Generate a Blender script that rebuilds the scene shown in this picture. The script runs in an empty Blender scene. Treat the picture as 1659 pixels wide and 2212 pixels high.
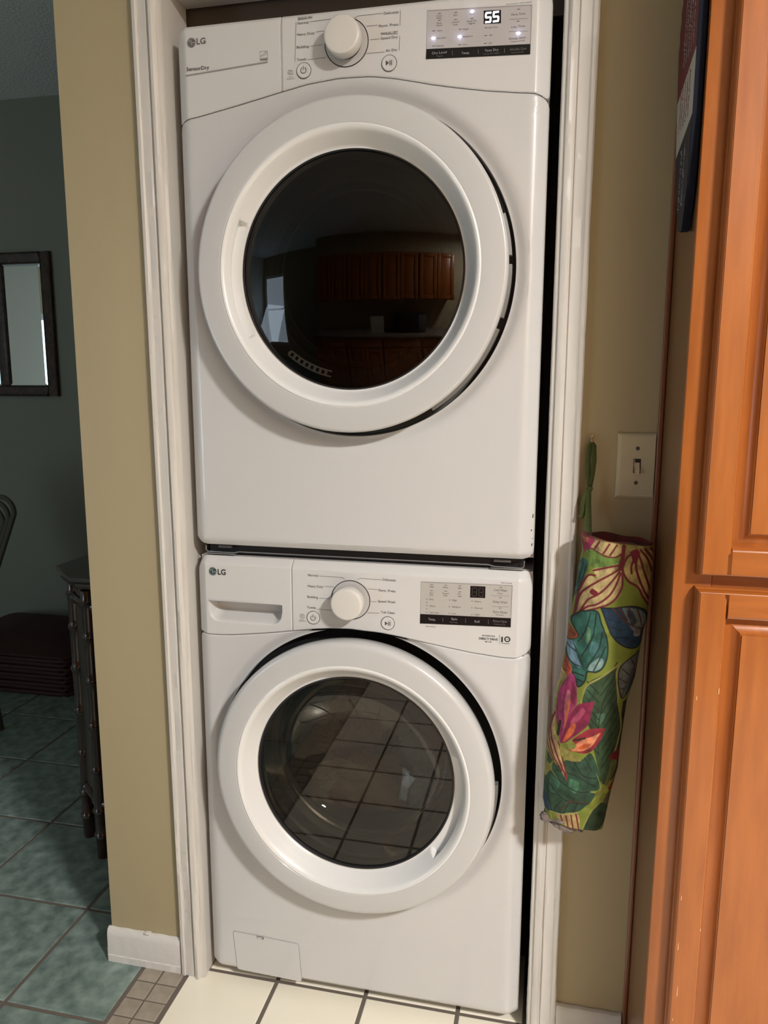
import bpy, bmesh, math, random
import numpy as np
from mathutils import Vector, Matrix
random.seed(4)
SC = bpy.context.scene
COL = SC.collection

# ------------------------------------------------------------ camera
CAM_F, CAM_X, CAM_Y, CAM_Z = 1622.345, 0.70793, -1.40933, 1.33057
YAW, PITCH, ROLL = 0.217017, -0.163238, 0.001758
def make_camera():
    fw = Vector((-math.sin(YAW)*math.cos(PITCH), math.cos(YAW)*math.cos(PITCH), math.sin(PITCH)))
    r = Vector((math.cos(YAW), math.sin(YAW), 0)); u = r.cross(fw)
    r2 = r*math.cos(ROLL)+u*math.sin(ROLL); u2 = -r*math.sin(ROLL)+u*math.cos(ROLL)
    cd = bpy.data.cameras.new('camera'); c = bpy.data.objects.new('camera', cd); COL.objects.link(c)
    M = Matrix((( r2.x, u2.x, -fw.x, CAM_X), (r2.y, u2.y, -fw.y, CAM_Y), (r2.z, u2.z, -fw.z, CAM_Z), (0,0,0,1)))
    c.matrix_world = M
    cd.sensor_fit = 'VERTICAL'; cd.sensor_height = 36.0; cd.lens = CAM_F/2212*36.0
    cd.clip_start = 0.02; cd.clip_end = 60
    SC.camera = c
make_camera()

# ------------------------------------------------------------ world, lights, exposure
SC.view_settings.view_transform = 'Standard'; SC.view_settings.look = 'None'
SC.view_settings.exposure = 0.0; SC.view_settings.gamma = 1.0; SC.view_settings.use_curve_mapping = False
w = bpy.data.worlds.new('world'); SC.world = w; w.use_nodes = True
w.node_tree.nodes['Background'].inputs[0].default_value = (0.62,0.75,0.95,1); w.node_tree.nodes['Background'].inputs[1].default_value = 1.0
def area(name, loc, target, size, power, color, sy=None, shape='RECTANGLE', spread=180):
    l = bpy.data.lights.new(name,'AREA'); l.energy = power; l.color = color; l.size = size; l.spread = math.radians(spread)
    l.shape = shape if sy or shape=='DISK' else 'SQUARE'
    if sy: l.size_y = sy
    o = bpy.data.objects.new(name,l); COL.objects.link(o); o.location = loc
    o.rotation_euler = (Vector(target)-Vector(loc)).to_track_quat('-Z','Y').to_euler(); return o
LAMP = (2.12,-1.92,2.60)          # kitchen ceiling lamp, right of and above the camera
WARM = (1.0,0.958,0.915)
area('lamp_light', (LAMP[0],LAMP[1],LAMP[2]-.055), (LAMP[0],LAMP[1],0), .30, 134, WARM, shape='DISK')
# daylight entering by the window in the front wall of the room
area('window_daylight', (-2.87,-3.36,1.25), (-2.6,0,3.9), .8, 19, (0.70,0.86,1.0), 1.7)

# ------------------------------------------------------------ helpers
def obj(name, me, m=None, parent=None, label=None, loc=None, smooth=True):
    if isinstance(me, bmesh.types.BMesh):
        b = me; me = bpy.data.meshes.new(name); b.normal_update(); b.to_mesh(me); b.free()
    if m is not None and not me.materials:
        for k in (m if isinstance(m,(list,tuple)) else [m]): me.materials.append(k)
    o = bpy.data.objects.new(name, me); COL.objects.link(o)
    if parent: o.parent = parent
    if loc: o.location = loc
    if label: o['label'] = label
    if smooth and len(me.polygons):
        me.polygons.foreach_set('use_smooth', [True]*len(me.polygons))
        try: me.set_sharp_from_angle(angle=math.radians(32))
        except Exception: pass
    return o
def thing(name, label, cat, loc=(0,0,0), group=None, rotz=0):
    o = bpy.data.objects.new(name, None); COL.objects.link(o); o.location = loc; o.rotation_euler[2] = rotz
    o.empty_display_size = .05
    o['label'] = label; o['category'] = cat
    if group: o['group'] = group
    return o
def tag(o, label, cat, group=None):
    o['label'] = label; o['category'] = cat
    if group: o['group'] = group
    return o
def struct(o): o['kind'] = 'structure'; return o
def mesh(verts, faces, name='m'):
    me = bpy.data.meshes.new(name); me.from_pydata([tuple(v) for v in verts], [], [tuple(f) for f in faces]); me.update()
    return me
def fixn(me):
    b = bmesh.new(); b.from_mesh(me); bmesh.ops.recalc_face_normals(b, faces=b.faces); b.to_mesh(me); b.free(); return me
def bx(b, x0,x1,y0,y1,z0,z1, bev=0, seg=2):
    r = bmesh.ops.create_cube(b, size=1.0)
    for v in r['verts']:
        v.co = Vector(((x0+x1)/2+v.co.x*(x1-x0), (y0+y1)/2+v.co.y*(y1-y0), (z0+z1)/2+v.co.z*(z1-z0)))
    if bev:
        es = list({e for v in r['verts'] for e in v.link_edges})
        bmesh.ops.bevel(b, geom=es, offset=bev, segments=seg, profile=.5, affect='EDGES', clamp_overlap=True)
def box(x0,x1,y0,y1,z0,z1,bev=0,seg=2):
    b = bmesh.new(); bx(b,x0,x1,y0,y1,z0,z1,bev,seg); return b
def grid(rows, closed=False, cap=False):
    """rows: list of equal-length vertex rows -> mesh; closed joins each row's ends"""
    n = len(rows[0]); vs = [p for r in rows for p in r]; fs = []
    for i in range(len(rows)-1):
        for j in range(n if closed else n-1):
            k = (j+1)%n
            fs.append((i*n+j, i*n+k, (i+1)*n+k, (i+1)*n+j))
    if cap: fs.append(tuple(range(n))[::-1]); fs.append(tuple((len(rows)-1)*n+j for j in range(n)))
    return mesh(vs, fs)
ZS = 1.012     # the round doors are a touch taller than wide
def lathe_y(prof, c, n=96, cap=False):
    """profile (radius, y) revolved about the y axis through c=(x,z)"""
    zs = ZS if max(r for r,y in prof) > .1 else 1.0
    rows = [[(c[0]+r*math.cos(2*math.pi*j/n), y, c[1]+zs*r*math.sin(2*math.pi*j/n)) for j in range(n)] for r,y in prof]
    return fixn(grid(rows, True, cap))
def lathe_z(prof, c=(0,0), n=24, cap=False):
    rows = [[(c[0]+r*math.cos(2*math.pi*j/n), c[1]+r*math.sin(2*math.pi*j/n), z) for j in range(n)] for r,z in prof]
    return fixn(grid(rows, True, cap))
def tube(pts, rad, n=10, cap=True):
    """tube along points; rad number or list"""
    P = [Vector(p) for p in pts]; rows = []; up = None
    for i,p in enumerate(P):
        t = (P[min(i+1,len(P)-1)]-P[max(i-1,0)]).normalized()
        if up is None: up = t.orthogonal().normalized()
        up = (up - t*up.dot(t)).normalized(); s = t.cross(up)
        r = rad[i] if isinstance(rad,(list,tuple)) else rad
        rows.append([p+(up*math.cos(2*math.pi*j/n)+s*math.sin(2*math.pi*j/n))*r for j in range(n)])
    return fixn(grid(rows, True, cap))
def joinm(ms):
    vs=[];fs=[]
    for m_ in ms:
        k=len(vs); vs += [v.co.copy() for v in m_.vertices]; fs += [tuple(k+i for i in p.vertices) for p in m_.polygons]
    return mesh(vs,fs)
def prism_y(poly, y0, y1):
    """polygon in (x,z) extruded from y0 (front) to y1"""
    n=len(poly); vs=[(x,y0,z) for x,z in poly]+[(x,y1,z) for x,z in poly]
    fs=[tuple(range(n)), tuple(range(2*n-1,n-1,-1))]+[(i,(i+1)%n,n+(i+1)%n,n+i) for i in range(n)]
    return fixn(mesh(vs,fs))
def rrect(x0,x1,z0,z1,r,n=5):
    o=[]
    for cx,cz,a in ((x1-r,z1-r,0),(x0+r,z1-r,90),(x0+r,z0+r,180),(x1-r,z0+r,270)):
        for k in range(n+1):
            t=math.radians(a+90*k/n); o.append((cx+r*math.cos(t),cz+r*math.sin(t)))
    return o
def strokes(pls, wd, y):
    """flat printed strokes along polylines in the (x,z) plane"""
    vs=[];fs=[]
    for pl_ in pls:
        for a,b in zip(pl_[:-1],pl_[1:]):
            d=Vector((b[0]-a[0],b[1]-a[1])); L=d.length
            if L==0: continue
            d/=L; n=Vector((-d.y,d.x))*wd/2; e=d*wd*.3
            k=len(vs)
            for p,s,q in ((a,1,-1),(b,1,1),(b,-1,1),(a,-1,-1)):
                vs.append((p[0]+n.x*s+e.x*q, y, p[1]+n.y*s+e.y*q))
            fs.append((k,k+3,k+2,k+1))
    return mesh(vs,fs)
_fc = bpy.data.curves.new('lettering','FONT')
def text_mesh(items, y, bold=0.0):
    """items (text, x, z, width, cap height): flat lettering on a plane facing -y"""
    vs=[];fs=[]
    for t,x,z,wd,h in items:
        cu = bpy.data.curves.new('t','FONT'); cu.body=t; cu.size=1; cu.resolution_u=3; cu.offset=bold
        to = bpy.data.objects.new('t',cu); COL.objects.link(to)
        me = bpy.data.meshes.new_from_object(to)
        n=len(me.vertices); co=np.zeros(n*3); me.vertices.foreach_get('co',co); co=co.reshape(-1,3)
        x0,x1=co[:,0].min(),co[:,0].max()
        sx=wd/(x1-x0); sz=h/0.70
        k=len(vs)
        for p in co: vs.append((x+(p[0]-(x0+x1)/2)*sx, y, z+(p[1]-.35)*sz))
        fs+=[tuple(k+i for i in p.vertices) for p in me.polygons]
        bpy.data.objects.remove(to); bpy.data.meshes.remove(me); bpy.data.curves.remove(cu)
    return mesh(vs,fs)

# ------------------------------------------------------------ materials
def mat(name, color, rough=.5, metal=0, coat=0, spec=.5, emit=None, estr=0, bump=0, bscale=60, noise=None, nscale=8, ndetail=4, stretch=None, coatr=.05, bdetail=3):
    m = bpy.data.materials.new(name); m.use_nodes=True; nt=m.node_tree; p=nt.nodes['Principled BSDF']
    c=tuple(color)+(1,)
    p.inputs['Base Color'].default_value=c; p.inputs['Roughness'].default_value=rough; p.inputs['Metallic'].default_value=metal
    p.inputs['Coat Weight'].default_value=coat; p.inputs['Coat Roughness'].default_value=coatr; p.inputs['Specular IOR Level'].default_value=spec
    if emit: p.inputs['Emission Color'].default_value=tuple(emit)+(1,); p.inputs['Emission Strength'].default_value=estr
    tc=nt.nodes.new('ShaderNodeTexCoord'); mp=nt.nodes.new('ShaderNodeMapping'); nt.links.new(tc.outputs['Object'],mp.inputs[0])
    if stretch: mp.inputs['Scale'].default_value=stretch
    if noise:
        n=nt.nodes.new('ShaderNodeTexNoise'); n.inputs['Scale'].default_value=nscale; n.inputs['Detail'].default_value=ndetail
        nt.links.new(mp.outputs[0],n.inputs['Vector'])
        r=nt.nodes.new('ShaderNodeValToRGB'); r.color_ramp.elements[0].position=.3; r.color_ramp.elements[1].position=.7
        r.color_ramp.elements[0].color=tuple(noise)+(1,); r.color_ramp.elements[1].color=c
        nt.links.new(n.outputs['Fac'],r.inputs[0]); nt.links.new(r.outputs[0],p.inputs['Base Color'])
    if bump:
        n=nt.nodes.new('ShaderNodeTexNoise'); n.inputs['Scale'].default_value=bscale; n.inputs['Detail'].default_value=bdetail
        nt.links.new(mp.outputs[0],n.inputs['Vector'])
        b=nt.nodes.new('ShaderNodeBump'); b.inputs['Strength'].default_value=bump; b.inputs['Distance'].default_value=.004
        nt.links.new(n.outputs['Fac'],b.inputs['Height']); nt.links.new(b.outputs[0],p.inputs['Normal'])
    return m
def tinted_glass(name, tint, f0=.05, fmax=.3):
    m=bpy.data.materials.new(name); m.use_nodes=True; nt=m.node_tree; nt.nodes.clear()
    o=nt.nodes.new('ShaderNodeOutputMaterial'); mx=nt.nodes.new('ShaderNodeMixShader'); t=nt.nodes.new('ShaderNodeBsdfTransparent'); g=nt.nodes.new('ShaderNodeBsdfGlossy')
    t.inputs[0].default_value=tuple(tint)+(1,); g.inputs['Roughness'].default_value=.015
    fr=nt.nodes.new('ShaderNodeFresnel'); fr.inputs['IOR'].default_value=(1+f0**.5)/(1-f0**.5)
    mn=nt.nodes.new('ShaderNodeMath'); mn.operation='MINIMUM'; mn.inputs[1].default_value=fmax; nt.links.new(fr.outputs[0],mn.inputs[0]); nt.links.new(mn.outputs[0],mx.inputs[0]); nt.links.new(t.outputs[0],mx.inputs[1]); nt.links.new(g.outputs[0],mx.inputs[2]); nt.links.new(mx.outputs[0],o.inputs[0])
    return m
M = dict(
 enamel = mat('white_enamel',(.605,.605,.61),.36,coat=.5,coatr=.05,bump=.003,bscale=900),
 plastic = mat('white_plastic',(.635,.635,.635),.38,coat=.35,coatr=.08,bump=.004,bscale=900),
 door = mat('white_door_plastic',(.56,.565,.57),.32,coat=.5,coatr=.05),
 funnel = mat('bright_white_plastic',(.76,.77,.775),.28,coat=.5,coatr=.08),
 knob = mat('satin_white_plastic',(.66,.645,.62),.4,coat=.15,coatr=.2),
 ringgrey = mat('pale_grey_plastic',(.55,.54,.54),.4),
 dark = mat('black_plastic',(.014,.014,.016),.4),
 darkgrey = mat('dark_grey_plastic',(.11,.108,.105),.45),
 gasket = mat('grey_rubber',(.16,.17,.18),.38,coat=.3,coatr=.2),
 steel = mat('drum_steel',(.42,.41,.40),.3,metal=1,bump=.1,bscale=300),
 galv = mat('galvanised_steel',(.35,.35,.36),.45,metal=.8),
 ink = mat('grey_print_ink',(.075,.073,.075),.6),
 inkfaint = mat('faint_print_ink',(.20,.19,.195),.6),
 inkblue = mat('blue_print_ink',(.07,.09,.18),.6),
 white_ink = mat('white_print_ink',(.34,.34,.35),.6),
 dim_ink = mat('dim_print_ink',(.14,.14,.14),.6),
 silver = mat('silver_print',(.36,.34,.33),.4,metal=.3),
 logod = mat('taupe_logo',(.13,.125,.115),.4),
 logow = mat('black_logo',(.012,.013,.014),.4),
 logog = mat('dark_green_logo',(.03,.065,.06),.35),
 screen = mat('grey_display_window',(.47,.455,.465),.22,coat=.4),
 screenw = mat('silver_display_window',(.47,.46,.44),.25,coat=.4),
 blackglass = mat('black_display_glass',(.008,.008,.010),.15),
 led = mat('white_led',(1,1,1),.5,emit=(.86,.86,1.0),estr=9),
 segoff = mat('unlit_segment',(.028,.028,.024),.4),
 dryglass = tinted_glass('dark_tinted_glass',(.30,.28,.26),.042),
 washglass = tinted_glass('clear_bowl_glass',(.54,.52,.48),.055,.28),
 casing = mat('old_white_paint',(.64,.615,.58),.5,coat=.08,coatr=.35,bump=.22,bscale=22,stretch=(1,1,.25)),
 baseb = mat('scuffed_white_paint',(.70,.68,.65),.42,bump=.3,bscale=40),
 wall = mat('tan_wall_paint',(.43,.362,.222),.55,bump=.10,bscale=45,stretch=(1,1,.3),noise=(.405,.34,.205),nscale=5),
 closet = mat('closet_wall_paint',(.45,.38,.31),.8),
 far = mat('grey_green_wall_paint',(.19,.208,.165),.7,bump=.08,bscale=60),
 ceil = mat('textured_ceiling_paint',(.66,.70,.71),.9,bump=1.0,bscale=85,bdetail=4),
 grout = mat('dark_grey_grout',(.15,.125,.105),.9,bump=.3,bscale=200),
 cream = mat('cream_ceramic',(.93,.89,.77),.22,coat=.3,noise=(.91,.86,.71),nscale=5,bump=.05,bscale=25),
 green = mat('green_slate_ceramic',(.29,.375,.345),.36,noise=(.10,.15,.135),nscale=24,ndetail=14,bump=.25,bscale=45),
 mosaic = mat('taupe_stone_mosaic',(.39,.34,.275),.45,noise=(.29,.25,.20),nscale=30,ndetail=6,bump=.1,bscale=60),
 wood = mat('honey_maple',(.40,.122,.023),.36,coat=.22,coatr=.12,noise=(.30,.085,.015),nscale=7,ndetail=5,stretch=(9,9,.8)),
 woodh = mat('honey_maple_rail',(.39,.118,.022),.36,coat=.22,coatr=.12,noise=(.29,.082,.014),nscale=7,ndetail=5,stretch=(.8,9,9)),
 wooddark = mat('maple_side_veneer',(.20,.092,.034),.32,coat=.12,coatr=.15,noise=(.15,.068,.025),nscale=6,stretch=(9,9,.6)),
 scribe = mat('mahogany_moulding',(.22,.075,.035),.35,coat=.3),
 ivory = mat('ivory_plastic',(.56,.50,.34),.4,coat=.2),
 almond = mat('almond_toggle',(.62,.54,.38),.35,coat=.3),
 brass = mat('brass',(.65,.5,.28),.3,metal=1),
 ribbon = mat('olive_ribbon',(.055,.075,.012),.7,bump=.2,bscale=300),
 bagfilm = mat('grey_plastic_film',(.17,.14,.13),.35,coat=.4),
 bamboo = mat('dark_bamboo_lacquer',(.040,.018,.010),.22,coat=.4,noise=(.018,.009,.006),nscale=25),
 bpanel = mat('olive_brown_lacquer',(.06,.048,.034),.35,coat=.15,noise=(.042,.034,.025),nscale=9),
 ctop = mat('dark_top_lacquer',(.035,.022,.014),.25,coat=.3),
 mirror = mat('mirror_glass',(.80,.88,.90),.02,metal=1),
 mframe = mat('bronze_mottled_frame',(.060,.034,.020),.5,coat=.1,noise=(.010,.009,.008),nscale=40,ndetail=8,bump=.3,bscale=120),
 mbead = mat('dark_frame_bead',(.02,.017,.014),.3),
 basket = mat('dark_red_wicker',(.036,.005,.004),.7,bump=.4,bscale=120),
 shade = mat('opal_lamp_glass',(.9,.85,.75),.4,emit=(1,.88,.74),estr=6),
 counter = mat('speckled_counter',(.30,.24,.18),.25,noise=(.12,.09,.07),nscale=60),
 paper = mat('white_paper',(.8,.8,.78),.7),
 skyglass = mat('bright_window_glass',(.8,.9,1),.3,emit=(.72,.85,1.0),estr=3.0),
 towel = mat('beige_terry_towel',(.52,.43,.34),.9,bump=.6,bscale=260),
 towel2 = mat('taupe_terry_towel',(.42,.34,.27),.9,bump=.6,bscale=260),
 towel3 = mat('brown_terry_towel',(.30,.21,.15),.9,bump=.6,bscale=260),
)
def striped(name, c1, c2, freq):
    m=mat(name,c1,.8); nt=m.node_tree; p=nt.nodes['Principled BSDF']
    uv=nt.nodes.new('ShaderNodeUVMap'); wv=nt.nodes.new('ShaderNodeTexWave'); wv.inputs['Scale'].default_value=freq; wv.inputs['Distortion'].default_value=.0
    r=nt.nodes.new('ShaderNodeValToRGB'); r.color_ramp.elements[0].position=.45; r.color_ramp.elements[1].position=.6
    r.color_ramp.elements[0].color=tuple(c1)+(1,); r.color_ramp.elements[1].color=tuple(c2)+(1,)
    nt.links.new(uv.outputs[0],wv.inputs[0]); nt.links.new(wv.outputs[0],r.inputs[0]); nt.links.new(r.outputs[0],p.inputs['Base Color']); return m

# ------------------------------------------------------------ positions of the print, in metres on the machine fronts (x, z)
D_WORDS = [('SENSOR DRY', 0.2509,1.9866,0.028,0.0036),('Normal', 0.2467,1.9787,0.0205,0.0043),('Heavy Duty', 0.2516,1.9602,0.0328,0.0043),('Bedding', 0.2457,1.9392,0.023,0.0043),('Towels', 0.2431,1.9185,0.0178,0.0043),('Delicates', 0.4086,1.98,0.0264,0.0042),('Perm. Press', 0.4042,1.9603,0.0343,0.0042),('MANUAL DRY', 0.4057,1.948,0.0306,0.0035),('Speed Dry', 0.4053,1.9402,0.0302,0.0042),('Air Dry', 0.4093,1.9195,0.0207,0.0042),('Smart', 0.2222,1.8907,0.008,0.0017),('Diagnosis', 0.2216,1.8877,0.0144,0.0017)]
D_LINES = [[(0.2334,1.9809),(0.2306,1.9158)],[(0.4253,1.9822),(0.4247,1.9577)],[(0.4242,1.9409),(0.4231,1.9174)],[(0.2598,1.9791),(0.3073,1.9804),(0.3135,1.9789)],[(0.271,1.9613),(0.2924,1.962)],[(0.2591,1.9385),(0.2828,1.9392)],[(0.2545,1.9169),(0.288,1.9175)],[(0.3928,1.9804),(0.3489,1.9803),(0.342,1.9772)],[(0.3846,1.9621),(0.3641,1.9622)],[(0.3876,1.9395),(0.3709,1.9396)],[(0.396,1.9174),(0.364,1.9179)],[(0.237,1.984),(0.2646,1.9853)],[(0.3903,1.9467),(0.4208,1.9449)]]
D_PTS = {'power': (0.2468,1.899),'play': (0.4051,1.8982),'ring': (0.3274,1.9387),'icon': (0.2213,1.8978)}
W_WORDS = [('Normal', 0.2509,0.9583,0.0205,0.0049),('Heavy Duty', 0.2557,0.9355,0.0327,0.0049),('Bedding', 0.2495,0.9129,0.0226,0.0049),('Towels', 0.2465,0.8907,0.0187,0.0049),('Delicates', 0.4082,0.9578,0.0262,0.0048),('Perm. Press', 0.4037,0.9354,0.0339,0.0048),('Speed Wash', 0.4029,0.9131,0.0353,0.0048),('Tub Clean', 0.4055,0.8909,0.0281,0.0048),('Smart', 0.2261,0.8642,0.0079,0.002),('Diagnosis', 0.2264,0.861,0.014,0.002)]
W_LINES = [[(0.2634,0.9576),(0.3119,0.9571),(0.3171,0.9539)],[(0.2747,0.9366),(0.2947,0.9366)],[(0.2633,0.9115),(0.2857,0.9111)],[(0.2586,0.888),(0.2904,0.8873)],[(0.3926,0.9569),(0.3499,0.9575),(0.343,0.9544)],[(0.3845,0.9366),(0.365,0.9365)],[(0.3824,0.9114),(0.3713,0.9112)],[(0.3884,0.888),(0.364,0.8876)]]
W_PTS = {'power': (0.2503,0.8694),'play': (0.4055,0.8687),'ring': (0.329,0.9118),'icon': (0.2265,0.8708)}
D_LOGO = [('LG', 0.0479,1.9663,0.0181,0.0101),('SensorDry', 0.0396,1.9201,0.0457,0.0065)]
D_LOGOC = (0.0283,1.9649)
D_BAR = [[(0.0154,1.9091),(0.1774,1.9194)]]
D_STAR = [(0.1636,1.9382),(0.1778,1.9225)]
W_LOGO = [('LG', 0.0528,0.9541,0.0178,0.0115)]
W_LOGOC = (0.0328,0.9544)
DD_WORDS = [('Clean', 0.4938,1.9665,0.0099,0.0026),('Filter', 0.4939,1.9628,0.0089,0.0026),('Dry', 0.5221,1.965,0.0063,0.0026),('Cool', 0.5502,1.9643,0.0075,0.0026),('Damp Dry', 0.5501,1.9532,0.0168,0.0026),('Signal', 0.5502,1.9495,0.0106,0.0026),('Flow', 0.494,1.955,0.0084,0.0027),('Sense', 0.494,1.9515,0.0099,0.0027),('Control', 0.522,1.9541,0.013,0.0026),('Lock', 0.5221,1.9501,0.0078,0.0026),('Very', 0.4948,1.943,0.0095,0.0027),('Normal', 0.4975,1.931,0.0153,0.0027),('Damp', 0.4956,1.9188,0.0124,0.0027),('High', 0.5402,1.9413,0.01,0.0026),('Medium', 0.5438,1.9294,0.0169,0.0026),('Low', 0.5393,1.9169,0.0083,0.0027),('60 min', 0.5867,1.9396,0.0154,0.0026),('40', 0.583,1.9276,0.0056,0.0026),('20', 0.5826,1.9151,0.0056,0.0026),('More Time', 0.6287,1.9565,0.0231,0.0034),('Less Time', 0.6292,1.9373,0.0225,0.0034),('Energy Saver', 0.6288,1.9193,0.0281,0.0034),('*Reduce On/Off', 0.629,1.9144,0.0238,0.002),('*Extra Function : *Hold 3 seconds', 0.6293,1.9735,0.0424,0.0018)]
DD_WHITE = [('Dry Level', 0.4949,1.9078,0.0255,0.004),('*Signal', 0.495,1.9022,0.0109,0.0021),('Temp.', 0.5405,1.9035,0.0141,0.0039),('Time Dry', 0.5851,1.9041,0.0236,0.0039),('*Damp Dry Signal', 0.5843,1.8986,0.0279,0.0021),('Wrinkle Care', 0.6299,1.9019,0.0281,0.0039),('*Control Lock', 0.6292,1.8968,0.022,0.0021)]
DD_DASH = [(0.4943,1.9702),(0.5224,1.9689),(0.4944,1.959),(0.5222,1.9579),(0.5503,1.9568),(0.4845,1.9435),(0.5304,1.9419),(0.4845,1.9192),(0.5299,1.9172),(0.5749,1.9401),(0.5747,1.9278),(0.5743,1.9156),(0.629,1.9638),(0.629,1.9453)]
DD_LIT = [(0.5505,1.9682),(0.484,1.932),(0.53,1.9302),(0.6296,1.9269)]
DD_LINES = [[(0.614,1.9497),(0.645,1.9479)],[(0.6138,1.9303),(0.6453,1.9285)]]
DD_SEP = [[(0.5175,1.9084),(0.5176,1.902)],[(0.5623,1.9068),(0.5625,1.9005)],[(0.607,1.9047),(0.6072,1.8978)]]
DD_BOX = [(0.4728,1.9765),(0.6508,1.9684),(0.6507,1.892),(0.4711,1.8995),(0.4718,1.9155),(0.6508,1.908)]
DD_DIG = [(0.5703,1.9672),(0.5996,1.9655),(0.6001,1.9449),(0.5708,1.9465)]
WD_WORDS = [('Wash', 0.4926,0.949,0.0081,0.0033),('Rinse', 0.5203,0.9493,0.0092,0.0033),('Spin', 0.548,0.9498,0.0074,0.0033),('Door', 0.4925,0.9365,0.0073,0.0033),('Lock', 0.4924,0.9325,0.0073,0.0033),('Control', 0.5201,0.9373,0.0128,0.0033),('Lock', 0.5202,0.933,0.0074,0.0033),('Pre-', 0.5473,0.9379,0.0054,0.0033),('wash', 0.5479,0.9335,0.0074,0.0033),('Hot', 0.4925,0.9236,0.0079,0.0033),('Warm', 0.4949,0.9101,0.0119,0.0034),('Tap Cold', 0.4979,0.8969,0.0176,0.0034),('High', 0.5379,0.9245,0.0096,0.0033),('Medium', 0.5418,0.9112,0.0165,0.0033),('Low', 0.5372,0.8978,0.0082,0.0033),('Heavy', 0.5831,0.9251,0.0127,0.0033),('Normal', 0.5846,0.9119,0.0154,0.0033),('Light', 0.5823,0.8989,0.0107,0.0033),('Cold Wash', 0.6257,0.9499,0.0246,0.0046),('*Signal', 0.6247,0.9438,0.011,0.0024),('Delay Wash', 0.6257,0.9266,0.027,0.0046),('Extra Rinse', 0.6259,0.9067,0.0266,0.0046),('*Pre-wash', 0.6252,0.9008,0.0152,0.0024),('*Hold 3 seconds', 0.6363,0.9647,0.0214,0.0022),('All Cold Rinses', 0.492,0.8679,0.0195,0.0023)]
WD_BIG = [('INVERTER', 0.6057,0.8573,0.0248,0.0022),('DIRECT DRIVE', 0.6053,0.851,0.036,0.0045),('MOTOR', 0.6054,0.8452,0.0124,0.0022),('WARRANTY', 0.6387,0.8443,0.0158,0.0017),('1', 0.6315,0.8521,0.0028,0.0109),('YEAR', 0.6415,0.8533,0.0056,0.0017)]
WD_WHITE = [('Temp.', 0.4942,0.8832,0.0144,0.0048),('Spin', 0.5381,0.8869,0.0118,0.0047),('*Spin Only', 0.5367,0.88,0.0166,0.0025),('Soil', 0.5823,0.8849,0.0097,0.0047),('Rinse+Spin', 0.6265,0.8884,0.0263,0.0047),('*Control Lock', 0.6257,0.8822,0.0222,0.0025)]
WD_DASH = [(0.4931,0.9532),(0.5207,0.9536),(0.5482,0.9541),(0.4929,0.941),(0.5206,0.9416),(0.5483,0.942),(0.4838,0.9234),(0.4838,0.9169),(0.4837,0.9102),(0.4834,0.9036),(0.4835,0.8967),(0.5284,0.9243),(0.5283,0.9109),(0.5282,0.8974),(0.5721,0.925),(0.572,0.9116),(0.572,0.8981),(0.6261,0.9554),(0.6261,0.9349),(0.6262,0.9144)]
WD_LINES = [[(0.6099,0.9398),(0.6114,0.9381),(0.6405,0.9391),(0.6418,0.9404)],[(0.6099,0.9181),(0.6113,0.9168),(0.6411,0.9177),(0.6422,0.919)],[(0.6265,0.861),(0.6268,0.8425)]]
WD_SEP = [[(0.5158,0.8875),(0.5159,0.8794)],[(0.5602,0.8887),(0.5604,0.8806)],[(0.6041,0.8896),(0.6043,0.8815)]]
WD_BOX = [(0.4721,0.9573),(0.6478,0.9603),(0.6472,0.8778),(0.4705,0.873),(0.4709,0.8923),(0.6472,0.8959)]
WD_DIG = [(0.5683,0.955),(0.5971,0.9555),(0.597,0.9327),(0.5682,0.932)]
WD_TEN = (0.6415,0.8531)
D_CURVE = [(-0.0077,1.8271),(-0.001,1.8316),(0.0362,1.8365),(0.1155,1.8507),(0.1973,1.8666),(0.2531,1.8769),(0.3121,1.8822),(0.37,1.8807),(0.4127,1.8742),(0.4714,1.8611),(0.4673,1.8614),(0.5227,1.8505),(0.5773,1.841),(0.6309,1.8341),(0.6627,1.8307),(0.6759,1.827),(0.6853,1.8191)]
W_CURVE = [(-0.0022,0.819),(0.0156,0.8173),(0.041,0.8172),(0.0662,0.8189),(0.1064,0.8233),(0.1657,0.8313),(0.2022,0.8369),(0.2456,0.8439),(0.286,0.8485),(0.3282,0.8504),(0.3505,0.8486),(0.3885,0.847),(0.4262,0.8421),(0.5004,0.8305),(0.5733,0.8199),(0.6329,0.8147),(0.6587,0.8148),(0.6749,0.8194),(0.6805,0.826)]

# ------------------------------------------------------------ room shell
CE = 2.66
def slab(name, x0,x1,y0,y1,z0,z1, m): return struct(obj(name, box(x0,x1,y0,y1,z0,z1), m, smooth=False))
floor = slab('floor', -3.4,2.6,-3.4,1.9,-.06,-.0025, M['grout'])
slab('ceiling', -3.4,2.6,-3.4,1.9,CE,CE+.08, M['ceil'])
# partition that holds the laundry closet
slab('wall_left', -.256,-.036,0,.11,0,CE, M['wall'])
slab('wall_right', .712,2.6,0,.11,0,CE, M['wall'])
slab('wall_top', -.036,.712,0,.11,2.085,CE, M['wall'])
slab('wall_closet_left', -.256,-.15,.11,1.9,0,CE, M['far'])
slab('wall_closet_right', .90,1.0,.11,1.0,0,CE, M['closet'])
slab('wall_closet_back', -.15,.90,.92,1.0,0,CE, M['closet'])
slab('wall_far', -3.4,-.256,1.9,2.0,0,CE, M['far'])
slab('wall_side_right', 2.6,2.7,-3.4,.11,0,CE, mat('low_bounce_brown',(.20,.155,.10),.7))  # unseen side wall, coloured dark to cut the bounced light
lw = mat('pale_sage_wall_paint',(.64,.70,.68),.7)
slab('wall_side_left', -3.5,-3.4,-3.4,2.0,0,CE, lw)
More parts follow.
